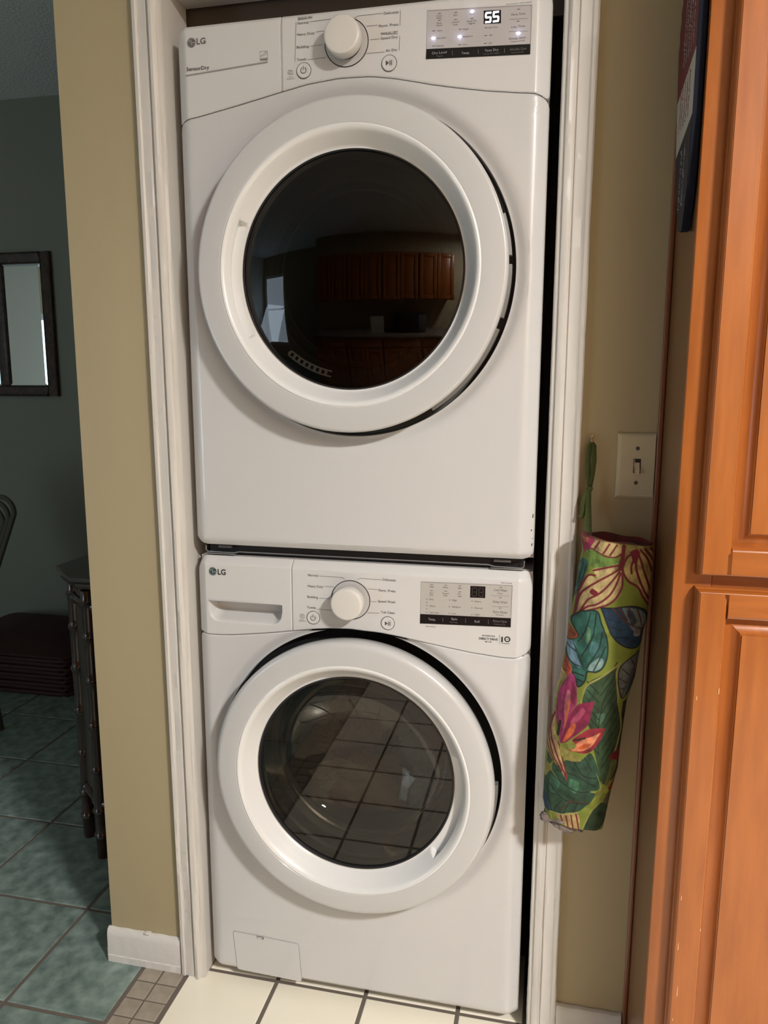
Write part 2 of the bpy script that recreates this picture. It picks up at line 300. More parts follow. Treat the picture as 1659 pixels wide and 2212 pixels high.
# front wall (behind the camera) with a tall window opening at x -3.3..-2.44
b=bmesh.new(); bx(b,-3.4,-3.3,-3.5,-3.4,0,CE); bx(b,-2.44,2.6,-3.5,-3.4,0,CE); bx(b,-3.3,-2.44,-3.5,-3.4,0,.35); bx(b,-3.3,-2.44,-3.5,-3.4,2.15,CE)
bx(b,-1.15,2.6,-3.4,-2.84,0,CE)
struct(obj('wall_front', b, M['wall'], smooth=False))
wn = struct(obj('window_1', box(-3.28,-2.46,-3.47,-3.462,.37,2.13), M['skyglass'], smooth=False))
b=bmesh.new()
for a in ((-3.3,-3.24),(-2.50,-2.44)): bx(b,a[0],a[1],-3.45,-3.41,.35,2.15)
for a in ((.35,.42),(1.25,1.30),(2.08,2.15)): bx(b,-3.3,-2.44,-3.449,-3.412,a[0],a[1])
obj('window_frame', b, M['baseb'], wn, smooth=False)

# floor tiles: each its own piece of the floor
def tile_mesh(w_,d_,h=.010,bev=.0022):
    a,c=w_/2,d_/2; q=lambda i,z:[(-a+i,-c+i,z),(a-i,-c+i,z),(a-i,c-i,z),(-a+i,c-i,z)]
    return grid([q(0,-h),q(0,-bev*.7),q(bev*.5,-bev*.15),q(bev,0)],True,True)
def lay(xs, ys, gap, m, tilt=.0004):
    cache={}; n=0
    for x0,x1 in zip(xs[:-1],xs[1:]):
        for y0,y1 in zip(ys[:-1],ys[1:]):
            k=(round(x1-x0,4),round(y1-y0,4))
            if k not in cache:
                me=fixn(tile_mesh(k[0]-gap,k[1]-gap)); me.materials.append(m); cache[k]=me
            o=bpy.data.objects.new('tile',cache[k]); COL.objects.link(o); o.parent=floor
            o.location=((x0+x1)/2,(y0+y1)/2,random.uniform(-tilt,0)); o.rotation_euler=(random.uniform(-.0012,.0012),random.uniform(-.0012,.0012),0); n+=1
    return n
gy=[-3.42,-3.1,-2.775,-2.45,-2.125,-1.80,-1.475,-1.15,-.825,-.4975,-.1715,.136,.461,.79,1.12,1.45,1.78,1.90]
gx=[-3.4,-3.14,-2.80,-2.46,-2.12,-1.78,-1.44,-1.10,-.7595,-.4175,-.1725]
lay(gx,[y for y in gy if y<=.0 or 1][:],.009,M['green'])
by=[-.0005-.049*k for k in range(58)][::-1]
lay([-.1685,-.1202,-.0672],by,.0035,M['mosaic'],.0006)
cx=[-.0615]+[.1465+.2055*k for k in range(0,12)]
cy=[-.189-.2055*k for k in range(0,13)][::-1]+[.0165]
lay(cx,cy,.009,M['cream'])
lay([-.0225,.1465,.352,.5575,.70],[.0165,.222],.009,M['cream'])

# ---- painted door casings and jambs
CPROF=[(0,0),(0,.011),(.003,.015),(.009,.0155),(.012,.013),(.015,.0125),(.027,.0145),(.030,.014),(.0315,.0105),(.0335,.0105),(.0355,.016),(.039,.0195),(.044,.0195),(.048,.0175),(.050,.0135),(.0525,.013),(.0555,.012),(.0575,.008),(.0575,0)]
def casing(name, xo, sgn, z0, z1, lean, n=260):
    rows=[]; rnd=random.Random(7 if sgn>0 else 9)
    wob=[rnd.uniform(-1,1) for _ in range(400)]
    for i in range(n+1):
        z=z0+(z1-z0)*i/n; rw=[]
        for j,(u,d) in enumerate(CPROF):
            a=i*.11+j*1.7; s=(math.sin(a)+math.sin(a*2.3+j)+math.sin(a*.47+2*j))*.00022
            s+=wob[(i*3+j*31)%400]*.00022*(1 if d>0 else 0)
            if z<.35: s*=1.9
            rw.append((xo+sgn*u*1.0+lean*(z/2.1)+s*.6, -d-.0006-s*(1 if d>.001 else 0), z))
        rows.append(rw)
    return struct(obj(name, fixn(grid(rows,False)), M['casing']))
casing('trim_1', -.0745, 1, .0, 2.12, -.012)      # left door casing
casing('trim_2', .7615, -1, .0, 2.12, .0008)       # right door casing
b=bmesh.new(); bx(b,-.142,.820,-.017,-.001,2.12,2.185,.004)
struct(obj('trim_3', b, M['casing']))
def jamb(name,x0,x1,lean):
    rows=[]
    n=60
    for i in range(n+1):
        z=2.085*i/n; l=lean*z/2.1; rows.append([(x0+l,-.0085,z),(x1+l,-.0085,z),(x1+l,.102,z),(x0+l,.102,z)])
    return struct(obj(name, fixn(grid(rows,True,True)), M['casing'], smooth=False))
jamb('trim_4', -.0345,-.0185,-.012); jamb('trim_5', .7055,.7115,.0)
struct(obj('trim_6', box(-.030,.705,-.0085,.102,2.072,2.0845,.002), M['casing']))

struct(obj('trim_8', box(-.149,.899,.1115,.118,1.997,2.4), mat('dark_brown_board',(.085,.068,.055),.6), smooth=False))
# ---- baseboards
def baseboard(name, x0, x1, h=.084, th=.013, m='baseb'):
    prof=[(0,0),(-th,0),(-th,h*.20),(-th+.0012,h*.215),(-th+.0012,h*.80),(-th+.003,h*.9),(-th*.55,h*.97),(-th*.15,h),(0,h)]
    rows=[]; n=max(12,int((x1-x0)/.006))
    for i in range(n+1):
        x=x0+(x1-x0)*i/n; rows.append([(x,y-.0006+(0 if k in (0,8) else math.sin(i*1.3+k*2)*.0003),z+(.0006*math.sin(i*.9+1) if k>5 else 0)) for k,(y,z) in enumerate(prof)])
    return struct(obj(name, fixn(grid(rows,True,True)), M[m]))
baseboard('baseboard_left', -.262, -.0775)
baseboard('baseboard_right', .7625, .8905, .083)
struct(obj('baseboard_end', box(-.271,-.2575,-.006,.5,0,.03,.006,3), M['baseb']))
struct(obj('baseboard_far', box(-3.38,-.27,1.886,1.899,0,.09,.004), M['baseb']))
# a paint drip and flake left on top of the left baseboard
b=bmesh.new(); bx(b,-.166,-.152,-.0125,-.0015,.0845,.0885,.0015)
struct(obj('trim_7', b, M['baseb']))

# ------------------------------------------------------------ laundry machines
XL,XR=-.006,.686
def sstep(a,b,x):
    t=np.clip((x-a)/(b-a),0,1); return t*t*(3-2*t)
def edge_drop(d, wd, dp):
    s=np.clip((wd-d)/wd,0,1); return dp*s**1.25
def top_round(x,zt,r=.018):
    d=min(x-XL,XR-x)
    if d>=r: return zt
    d=max(d,0); return zt-(r-math.sqrt(max(r*r-(r-d)**2,0)))
def panel_grid(name, x0,x1, zlo, zhi, m, parent, nx=80, nz=40, oL=False,oR=False, top=False, extra=None, topw=.012, topd=.012, label=None):
    """sheet panel between two curves, its outer edges rolled back, with a return all round"""
    us=np.linspace(0,1,nx+1); vsn=np.linspace(0,1,nz+1)
    def dens(t,a,b_):   # denser towards the rolled edges
        return t
    # non-uniform: pack samples near both ends
    us=.5-.5*np.cos(np.pi*us)*(.75)-.125*(1-2*us)*1.0
    us=(us-us[0])/(us[-1]-us[0]); vv=.5-.5*np.cos(np.pi*vsn); vv=.6*vv+.4*vsn
    rows=[]
    for u in us:
        x=x0+(x1-x0)*u; a,b_=zlo(x),zhi(x); r=[]
        for v in vv:
            z=a+(b_-a)*v; y=0.0
            dl=x-x0; dr=x1-x; dt=b_-z; db=z-a
            y+=float(edge_drop(dl,.022,.016)) if oL else float(edge_drop(dl,.0016,.0014))
            y+=float(edge_drop(dr,.026,.018)) if oR else float(edge_drop(dr,.0016,.0014))
            y+=float(edge_drop(dt,topw,topd)) if top else float(edge_drop(dt,.0016,.0014))
            y+=float(edge_drop(db,.002,.0016))
            if extra is not None: y+=extra(x,z)
            r.append((x,y,z))
        rows.append(r)
    me=grid(rows)
    n=len(rows[0]); k=len(rows)
    loop=[i*n for i in range(k)]+[(k-1)*n+j for j in range(1,n)]+[i*n+n-1 for i in range(k-2,-1,-1)]+[j for j in range(n-2,0,-1)]
    V=[v.co.copy() for v in me.vertices]; F=[tuple(p.vertices) for p in me.polygons]; s=len(V)
    V+=[Vector((V[i].x,V[i].y+.016,V[i].z)) for i in loop]
    L=len(loop); F+=[(loop[i],loop[(i+1)%L],s+(i+1)%L,s+i) for i in range(L)]
    return obj(name, fixn(mesh(V,F)), m, parent, label)
def interp(pts):
    xs=[p[0] for p in pts]; zs=[p[1] for p in pts]
    # smooth interpolation (monotone resample then slight blur)
    gx_=np.linspace(XL,XR,400); gz=np.interp(gx_,xs,zs); k=np.hanning(19); k/=k.sum()
    gp=np.pad(gz,9,mode='edge'); gz=np.convolve(gp,k,'valid')
    return lambda x: float(np.interp(x,gx_,gz))
RH=.3010
def front_panel(name, c, zb, ztop, parent, rc=.020, m=None):
    cx_,cz_=c; N=360; T=np.concatenate([np.linspace(0,.5,16)[:-1]**1.3*1.0, np.linspace(.5,1,14)]); 
    T=np.concatenate([np.array([0,.004,.010,.02,.035,.055,.08,.11,.15,.2,.26,.33,.41,.5,.58,.66,.74,.81,.87,.91,.94,.96,.975,.987,.995,1.0])])
    def inside(x,z):
        if x<XL or x>XR or z<zb: return False
        zt=ztop(x); 
        for sx in (-1,1):
            ex=XL if sx<0 else XR
            dx=abs(x-ex)
            if dx<rc:
                dz=z-zb
                if dz<rc and (rc-dx)**2+(rc-dz)**2>rc*rc: return False
                r2=.012; dz=zt-z
                if dx<r2 and dz<r2 and (r2-dx)**2+(r2-dz)**2>r2*r2: return False
        return z<=zt
    angs=list(np.linspace(0,2*np.pi,N,endpoint=False))
    for ex in (XL+rc,XL,XR-rc,XR):
        for dz in (zb,zb+rc): angs.append(math.atan2(dz-cz_,ex-cx_)%(2*np.pi))
    for ex in (XL,XR,XL+.006,XR-.006): angs.append(math.atan2(ztop(ex)-.004-cz_,ex-cx_)%(2*np.pi))
    angs=sorted(angs)
    rows=[]
    for a in angs:
        ca,sa=math.cos(a),math.sin(a); lo,hi=RH+.004,1.3
        for _ in range(40):
            mid=(lo+hi)/2
            # march monotone: region is star shaped about the door centre
            if inside(cx_+mid*ca,cz_+mid*sa*ZS): lo=mid
            else: hi=mid
        R=lo; r_=[]
        for t in T:
            # absolute fine spacing near hole and edge
            r=RH+(R-RH)*t; x=cx_+r*ca; z=cz_+r*sa*ZS
            y=.010*(1-float(sstep(0,.030,r-RH)))**1.4
            y+=float(edge_drop(x-XL,.022,.016))+float(edge_drop(XR-x,.026,.018))+float(edge_drop(z-zb,.014,.012))+float(edge_drop(max(ztop(x)-z,0),.0022,.0022))
            r_.append((x,y,z))
        x,y,z=r_[0]; pre=[(cx_+(RH-.0012)*ca,.0130,cz_+(RH-.0012)*sa*ZS),(cx_+(RH-.0016)*ca,.018,cz_+(RH-.0016)*sa*ZS)]
        xe,ye,ze=r_[-1]
        rows.append([(cx_+(RH-.0018)*ca,.040,cz_+(RH-.0018)*sa*ZS)]+pre[::-1]+[(cx_+(RH-.0004)*ca,.0107,cz_+(RH-.0004)*sa*ZS)]+r_+[(xe,ye+.018,ze)])
    rows.append(rows[0])
    me=grid(rows); b=bmesh.new(); b.from_mesh(me); bmesh.ops.remove_doubles(b,verts=b.verts,dist=1e-6); bmesh.ops.recalc_face_normals(b,faces=b.faces)
    return obj(name,b,m or M['enamel'],parent)
def door_mesh(c, pock, pr, part, rg, n=420):
    cx_,cz_=c
    prof=[(.284,.004),(.2890,-.016),(.2900,-.022),(.2905,-.0415)]+pr+[(.2620,-.0508),(.2465,-.0510),(.2450,-.0508),(.2443,-.0500),(.2434,-.0500),(.2428,-.0512),(.2410,-.0518),(.2385,-.0510),(.2355,-.0488),(.2325,-.046),(.2300,-.0428),(.2270,-.039),(.2258,-.0374),(.2250,-.0363),(.2240,-.035),(.2200,-.030),(.2160,-.0245),(.2120,-.0190),(.2095,-.0160),(.2080,-.0150),(.2050,-.0150),(.2040,-.006)]
    k=[i for i,q in enumerate(prof) if q==(.2443,-.0500)][0]
    prof=prof[:k+1] if part=='outer' else prof[k:]
    prof=[(r+(rg-.2052)*max(0,min(1,(.236-r)/.028)),y) for r,y in prof]
    a0,a1=[math.radians(v) for v in pock]
    rows=[]
    for r,y in prof:
        row=[]
        for j in range(n):
            a=2*math.pi*j/n
            am=a if a<=math.pi or pock[0]>0 else a-2*math.pi
            wt=float(sstep(a0-.022,a0+.012,am)*(1-sstep(a1-.012,a1+.022,am)))
            yy,rr=y,r
            if r<.2372 and r>rg-.0007 and wt>0:
                f=1.0 if r<.2253+(rg-.2052)*.4 else 0.0
                yy=y+( -.0155-y)*f*wt
                if f and y<-.0355: rr=r+.0075*wt
                if yy<y: yy=y
            row.append((cx_+rr*math.cos(a),yy,cz_+ZS*rr*math.sin(a)))
        rows.append(row)
    return fixn(grid(rows,True))
def annulus(c,r0,r1,y,n=96):
    return fixn(grid([[(c[0]+r*math.cos(2*math.pi*j/n),y,c[1]+r*math.sin(2*math.pi*j/n)) for j in range(n)] for r in (r0,r1)],True))
def arc_pts(c,r,a0,a1,n=24): return [(c[0]+r*math.cos(math.radians(a0+(a1-a0)*i/n)),c[1]+r*math.sin(math.radians(a0+(a1-a0)*i/n))) for i in range(n+1)]
def quadplate(pts,y0,y1): return prism_y(pts,y0,y1)

def common(t, c, zb, ztop, zT, curve, pts, words, lines, box4, dd, cream_knob=(.0305,.0325)):
    """everything the two machines share; returns the control fascia"""
    cz_=interp(curve); g=.0011
    ztf=lambda x: top_round(x,ztop)
    # housing: open-fronted steel case
    b=bmesh.new(); y0,y1=.030,.70
    bx(b,XL+.001,XL+.004,y0,y1,zb,ztop-.003); bx(b,XR-.004,XR-.001,y0,y1,zb,ztop-.003)
    bx(b,XL+.004,XR-.004,y0,y1,ztop-.006,ztop-.003); bx(b,XL+.004,XR-.004,y0,y1,zb,zb+.003); bx(b,XL+.004,XR-.004,y1-.003,y1,zb+.003,ztop-.006)
    obj('housing', b, M['enamel'], t, smooth=False)
    front_panel('front_panel', c, zb, lambda x: cz_(x)-g, t)
    bb=bmesh.new()   # black strips put in behind the panel gaps to stand for their shade
    me=strokes([[(x,cz_(x)) for x in np.linspace(XL+.014,XR-.016,90)],[(.2047,cz_(.2047)),(.2047,ztop-.016)]],.010,.0085)
    obj('seam_backing', me, M['dark'], t, smooth=False)
    fas=panel_grid('control_fascia', .2052, XR, lambda x:cz_(x)+g*.3+ (0 if XR-x>.012 else (.012-math.sqrt(max(.012**2-(.012-(XR-x))**2,0)))*0.8), ztf, M['plastic'], t, 150, 40, oR=True, top=True, topw=.016 if dd=='w' else .006, topd=.016 if dd=='w' else .005)
    # dial: printed ring, annular dish, stem and knob
    rx,rz=pts['ring']
    dial=obj('dial_ring', lathe_y([(.0405,-.0002),(.0405,-.0013),(.0392,-.0013),(.0390,-.0002)],(rx,rz),96), M['dark'], t)
    obj('dial_dish', lathe_y([(.0390,-.0008),(.036,-.0011),(.031,-.0007),(.026,-.0007)],(rx,rz),96), M['ringgrey'], dial)
    obj('knob_stem', lathe_y([(.0275,.0),(.0275,-.0135),(.010,-.0135)],(rx,rz),64), M['dark'], t)
    obj('knob', lathe_y([(.0285,-.013),(.0318,-.0135),(.0328,-.0155),(.0326,-.030),(.0322,-.0335),(.0312,-.0357),(.0295,-.0368),(.027,-.0372),(.015,-.0376),(.0008,-.0378)],(rx,rz),96,True), M['knob'], t)
    # push buttons
    for nm in ('power','play'):
        x,z=pts[nm]
        bt=obj('power_button' if nm=='power' else 'start_button', lathe_y([(.0128,-.0001),(.0128,-.0018),(.0122,-.0026),(.0112,-.0029),(.0090,-.0024),(.004,-.0021),(.0005,-.0021)],(x,z),64,True), M['plastic'], t)
        obj('button_groove', annulus((x,z),.0134,.0141,-.0007,64), M['ink'], bt, smooth=False)
        obj('button_gap', annulus((x,z),.01265,.0131,-.0006,64), M['inkfaint'], bt, smooth=False)
        if nm=='power':
            me=joinm([strokes([arc_pts((x,z),.0050,125,415,24)],.0009,-.0031),strokes([[(x,z+.0068),(x,z+.0008)]],.0009,-.0031)])
        else:
            me=joinm([mesh([(x-.0052,-.0031,z+.0042),(x-.0052,-.0031,z-.0042),(x+.0005,-.0031,z)],[(0,1,2)]),strokes([[(x+.0022,z+.0038),(x+.0022,z-.0038)],[(x+.0050,z+.0038),(x+.0050,z-.0038)]],.0011,-.0031)])
        obj('button_symbol', me, M['ink'], bt, smooth=False)
    lt=text_mesh(words,-.0007)
    obj('cycle_lettering', joinm([lt,strokes(lines,.00055,-.0007)]), M['ink'], fas, smooth=False)
    x,z=pts['icon']
    obj('diagnosis_icon', joinm([strokes([arc_pts((x-.001,z+.0008),.0040,30,330,16),arc_pts((x-.001,z+.0008),.0016,0,360,10),[(x+.0012,z+.003),(x+.0045,z+.003),(x+.0045,z-.0032),(x+.0018,z-.0032),(x+.0012,z-.0022)]],.00045,-.0007)]), M['ink'], fas, smooth=False)
    # display
    TL,TR,BR,BL,mL,mR=box4
    scr=obj('display_window', quadplate([TL,TR,mR,mL],-.0009,.0004), M['screen'] if dd=='d' else M['screenw'], t, smooth=False)
    band=obj('touch_strip', quadplate([mL,mR,BR,BL],-.0010,.0004), M['blackglass'], t, smooth=False)
    obj('display_rim', strokes([[TL,TR],[TR,mR]],.0012,-.00115), M['silver'], scr, smooth=False)
    return fas, scr, band, cz_
def door(t, c, pock, gl, dd):
    d=bpy.data.objects.new('door',None); COL.objects.link(d); d.parent=t; d.empty_display_size=.05
    pr=[(.2900,-.0450),(.2885,-.0478),(.2868,-.0492),(.2850,-.0499),(.2830,-.0502)] if dd=='d' else [(.2895,-.0445),(.2875,-.0470),(.2845,-.0489),(.2815,-.0499),(.2790,-.0503)]
    obj('door_ring', door_mesh(c,pock,pr,'outer',gl), M['door'], d)
    obj('inner_funnel', door_mesh(c,pock,pr,'inner',gl), M['funnel'], d)
    obj('door_back', lathe_y([(gl-.0017,-.006),(gl-.0017,.010),(.275,.012),(.283,.008),(.2865,.0)],c,160), M['darkgrey'], d)
    return d
def hinge_segments(t,c,spans):
    for a0,a1 in spans:
        rows=[]
        for i in range(25):
            a=math.radians(a0+(a1-a0)*i/24); rows.append([(c[0]+r*math.cos(a),y,c[1]+ZS*r*math.sin(a)) for r,y in ((.288,.004),(.2945,.004),(.2945,-.012),(.289,-.014))])
        obj('rear_shell_segment', fixn(grid(rows,True,True)), mat('rear_shell_grey',(.14,.135,.13),.45), t)

# ---- dryer (upper machine)
CD=(.3365,1.5425)
dryer=thing('clothes_dryer','white front-loading dryer with dark round glass, stacked on top of the washer','dryer',(0,0,0))
ZDB,ZDT=1.0099,1.9945
fasD,scrD,bandD,cD=common(dryer,CD,ZDB,ZDT,None,D_CURVE,D_PTS,D_WORDS,D_LINES,DD_BOX,'d')
sp=panel_grid('logo_panel', XL,.2042, lambda x:cD(x)+.0004+(0 if x-XL>.012 else (.012-math.sqrt(max(.012**2-(.012-(x-XL))**2,0)))*.0), lambda x: top_round(x,ZDT), M['plastic'], dryer, 60,40, oL=True, top=True, topw=.006, topd=.005)
obj('panel_edge_strip', box(.2043,.2051,-.0008,.002,cD(.2047)+.001,ZDT-.012), M['door'], dryer, smooth=False)
def logo(cc, words, parent, r, md, mt, y=-.0007):
    x,z=cc
    disc=obj('round_emblem', annulus((x,z),0.00002,r,y,48), md, parent, smooth=False)
    k=r/.0085
    ring=strokes([arc_pts((x,z),r*.80,-2,-300,40)],r*.10,y-.0002)
    ell=strokes([[(x-.0004*k,z+.0040*k),(x-.0004*k,z-.0030*k),(x+.0020*k,z-.0030*k)],[(x+.0022*k,z),(x+.0068*k,z)]],r*.10,y-.0002)
    eye=annulus((x-.0034*k,z+.0028*k),0.00002,.0010*k,y-.0002,12)
    obj('emblem_face', joinm([ring,ell,eye]), M['plastic'], parent, smooth=False)
    obj('maker_lettering', text_mesh(words,y,.022), mt, parent, smooth=False)
logo(D_LOGOC, D_LOGO[:1], sp, .0083, M['logod'], M['logod'])
obj('feature_lettering', text_mesh(D_LOGO[1:],-.0007,.006), M['logow'], sp, smooth=False)
obj('silver_rule', strokes(D_BAR,.0026,-.0006), M['silver'], sp, smooth=False)
(sx0,sz1),(sx1,sz0)=D_STAR
sm=[[(sx0,sz0),(sx1,sz0),(sx1,sz1),(sx0,sz1),(sx0,sz0)],[(sx0,sz0+.004),(sx1,sz0+.004)],[(sx0+.001,sz0+.007),(sx0+.005,sz0+.011),(sx0+.009,sz0+.0125),(sx1-.001,sz0+.015)],[(sx0+.002,sz0+.0075),(sx0+.007,sz0+.0085),(sx1-.002,sz0+.011),(sx1-.004,sz0+.0145)]]
obj('energy_label', joinm([strokes(sm,.00045,-.0007),strokes([[(sx0+.001,sz0+.002),(sx1-.001,sz0+.002)]],.002,-.0007)]), M['inkfaint'], sp, smooth=False)
def digits(parent, q, chars, mon, y):
    """two seven-segment digits on the black window q"""
    TL,TR,BR,BL=q
    w_=TR[0]-TL[0]; h_=TL[1]-BL[1]; on=[];off=[]
    seg={'a':((.1,.9),(.9,.9)),'b':((.93,.85),(.93,.55)),'c':((.93,.45),(.93,.15)),'d':((.1,.1),(.9,.1)),'e':((.07,.15),(.07,.45)),'f':((.07,.55),(.07,.85)),'g':((.12,.5),(.88,.5))}
    tab={'5':'afgcd','8':''}
    for i,ch in enumerate(chars):
        x0=TL[0]+w_*(.10+.44*i); W_=w_*.33
        for k,(a,b_) in seg.items():
            f=lambda p:(x0+p[0]*W_+p[1]*.0006, BL[1]+(TR[1]-TL[1])*.5+h_*(.06+.86*p[1]))
            (on if k in tab[ch] else off).append([f(a),f(b_)])
    if off: obj('unlit_segments', strokes(off,.0021,y), M['segoff'], parent, smooth=False)
    if on: obj('lit_digits', strokes(on,.0027,y), M['led'], parent, smooth=False)
dg=obj('number_window', quadplate(DD_DIG,-.0013,-.0008), M['blackglass'], scrD, smooth=False)
digits(scrD, DD_DIG, '55', None, -.0016)
obj('display_lettering', joinm([text_mesh(DD_WORDS,-.0011),strokes(DD_LINES,.0004,-.0011),strokes([[(x-.0022,z),(x+.0022,z)] for x,z in DD_DASH],.0010,-.0011)]), M['ink'], scrD, smooth=False)
for x,z in DD_LIT:
    obj('indicator_light', fixn(grid([[(x+r*math.cos(a*math.pi/6)*1.35,y,z+r*math.sin(a*math.pi/6)*.8) for a in range(12)] for r,y in ((.0026,-.0009),(.0024,-.0014),(.001,-.0015))],True,True)), M['led'], scrD, smooth=False)
    gl_=bpy.data.lights.new('indicator_glow','POINT'); gl_.energy=.0016; gl_.color=(.62,.60,1); gl_.shadow_soft_size=.003
    go=bpy.data.objects.new('indicator_glow',gl_); COL.objects.link(go); go.location=(x,-.0075,z)
obj('strip_lettering', joinm([text_mesh(DD_WHITE[:1]+DD_WHITE[2:4],-.0013)]), M['white_ink'], bandD, smooth=False)
obj('strip_small_lettering', joinm([text_mesh([DD_WHITE[1]]+DD_WHITE[4:],-.0013),strokes(DD_SEP,.0007,-.0013)]), M['dim_ink'], bandD, smooth=False)
GD=.2118
dd=door(dryer,CD,(156,210),GD,'d')
hinge_segments(dryer,CD,((4,18),(-17,1),(-58,-21)))
obj('door_recess', lathe_y([(RH-.0012,.032),(RH-.004,.042),(.285,.044),(.236,.046),(.230,.060)],CD,160), M['darkgrey'], dryer)
# dark convex window of the dryer door and the bowl behind it
pr=[(GD,-.012)]
for i in range(15):
    r=GD*(1-(i/14)); pr.append((max(r,.0006), -.0135-.030*(1-(r/GD)**2)))
obj('door_glass', lathe_y(pr,CD,144,True), M['dryglass'], dd)
obj('glass_rim', lathe_y([(GD+.0004,-.0155),(GD-.0002,-.0168),(GD-.0022,-.0168),(GD-.0032,-.0150)],CD,144), M['dark'], dd)
obj('inner_bowl', lathe_y([(.208,-.010),(.2045,.002),(.1985,.008),(.1965,.022),(.190,.030),(.183,.052),(.172,.058),(.158,.060)],CD,120), mat('smoky_bowl',(.42,.40,.38),.22,coat=.5), dd)
obj('bowl_ring', lathe_y([(.171,.050),(.169,.046),(.162,.047),(.160,.054)],CD,120), M['gasket'], dd)
obj('drum', lathe_y([(.222,.050),(.232,.07),(.238,.40),(.22,.45),(.01,.46)],CD,96), mat('dim_drum_steel',(.16,.155,.15),.35,metal=.8), dryer)
# lint grille under the glass: a curved strip with square openings
rows=[]
gm=[]
for i in range(8):
    for rr in ((.183,.186),(.193,.196)):
        a0=230+i*3.5; a1=a0+3.5
        pts_=[(CD[0]+r*math.cos(math.radians(a)),CD[1]+r*math.sin(math.radians(a))) for r,a in ((rr[0],a0),(rr[0],a1),(rr[1],a1),(rr[1],a0))]
        gm.append(prism_y(pts_,-.013,-.009))
    a0=230+i*3.5
    pts_=[(CD[0]+r*math.cos(math.radians(a)),CD[1]+r*math.sin(math.radians(a))) for r,a in ((.186,a0-.8),(.186,a0+.8),(.193,a0+.8),(.193,a0-.8))]
    gm.append(prism_y(pts_,-.013,-.009))
obj('lint_grille', joinm(gm), mat('off_white_grille',(.46,.45,.43),.5), dd, smooth=False)
# chips in the enamel at the lower right edge
for i,(x,z,h) in enumerate(((.6795,1.0665,.004),(.6812,1.0385,.006),(.682,1.0505,.0015),(.6815,1.094,.009))):
    yv=float(edge_drop(XR-x,.026,.018))
    obj('enamel_chip', mesh([(x-.0012,yv-.0009,z-h/2),(x+.0008,yv-.0001,z-h/2*.8),(x+.0012,yv+.0002,z+h/2),(x-.0004,yv-.0007,z+h/2*.7)],[(0,1,2,3)]), M['dark'], dryer, 'small black chip in the enamel' if i==0 else None, smooth=False)

# ---- washer (lower machine)
CW=(.3375,.5440)
washer=thing('washing_machine','white front-loading washer with towels behind its clear bowl, standing on cream tiles','washer',(0,0,0))
ZWB,ZWT=.021,.985
fasW,scrW,bandW,cW=common(washer,CW,ZWB,ZWT,None,W_CURVE,W_PTS,W_WORDS,W_LINES,WD_BOX,'w')
def scoop(x,z):
    # recessed drawer pull: sharp top lip, long curved floor
    x0,x1,zt_,zb_=.0205,.1835,.8925-(x-.0205)*.012,.846
    if x<x0 or x>x1 or z>zt_ : return 0
    rx_=.024; bot=zb_
    if x-x0<rx_: bot=zb_+ .030*(1-math.sqrt(max(1-((rx_-(x-x0))/rx_)**2,0)))
    if x1-x<rx_: bot=zb_+ .030*(1-math.sqrt(max(1-((rx_-(x1-x))/rx_)**2,0)))
    if z<bot: return 0
    s=float(sstep(0,.020,z-bot)); sx=float(sstep(0,.006,x-x0)*sstep(0,.006,x1-x)); st=1.0 if zt_-z>.0012 else (zt_-z)/.0012
    return .040*s*sx*st
drw=panel_grid('detergent_drawer', XL,.2042, lambda x:cW(x)+.0004, lambda x: top_round(x,ZWT), M['plastic'], washer, 150,150, oL=True, top=True, topw=.016, topd=.016, extra=scoop)
obj('drawer_pull_lip', box(.0212,.1830,-.0022,.004,.8915,.8945,.0012), M['door'], drw)
logo(W_LOGOC, W_LOGO, drw, .0086, M['logog'], M['logow'])
obj('number_window', quadplate(WD_DIG,-.0013,-.0008), M['blackglass'], scrW, smooth=False)
digits(scrW, WD_DIG, '88', None, -.0016)
inner=[w for w in WD_WORDS if not w[0].startswith(('*Hold','All Cold'))]; outer=[w for w in WD_WORDS if w not in inner]
obj('display_lettering', joinm([text_mesh(inner,-.0011),strokes(WD_LINES[:2],.0004,-.0011),strokes([[(x-.0022,z),(x+.0022,z)] if k not in range(6,17) else [(x-.0011,z),(x+.0011,z)] for k,(x,z) in enumerate(WD_DASH)],.0010,-.0011)]), M['ink'], scrW, smooth=False)
obj('strip_lettering', text_mesh([WD_WHITE[0],WD_WHITE[1],WD_WHITE[3]],-.0013), M['white_ink'], bandW, smooth=False)
obj('strip_small_lettering', joinm([text_mesh([WD_WHITE[2],WD_WHITE[4],WD_WHITE[5]],-.0013),strokes(WD_SEP,.0007,-.0013)]), M['dim_ink'], bandW, smooth=False)
obj('note_lettering', text_mesh(outer,-.0007), M['ink'], fasW, smooth=False)
obj('motor_badge', joinm([text_mesh(WD_BIG,-.0007,.008),annulus(WD_TEN,.0037,.0057,-.0007,40),strokes([WD_LINES[2]],.0004,-.0007)]), M['logow'], fasW, smooth=False)
GW=.2085
dw=door(washer,CW,(-40,17),GW,'w')
hinge_segments(washer,CW,((-20,2),))
obj('door_recess', lathe_y([(RH-.0012,.032),(RH-.004,.042),(.285,.044),(.236,.046),(.230,.052)],CW,160), M['dark'], washer)
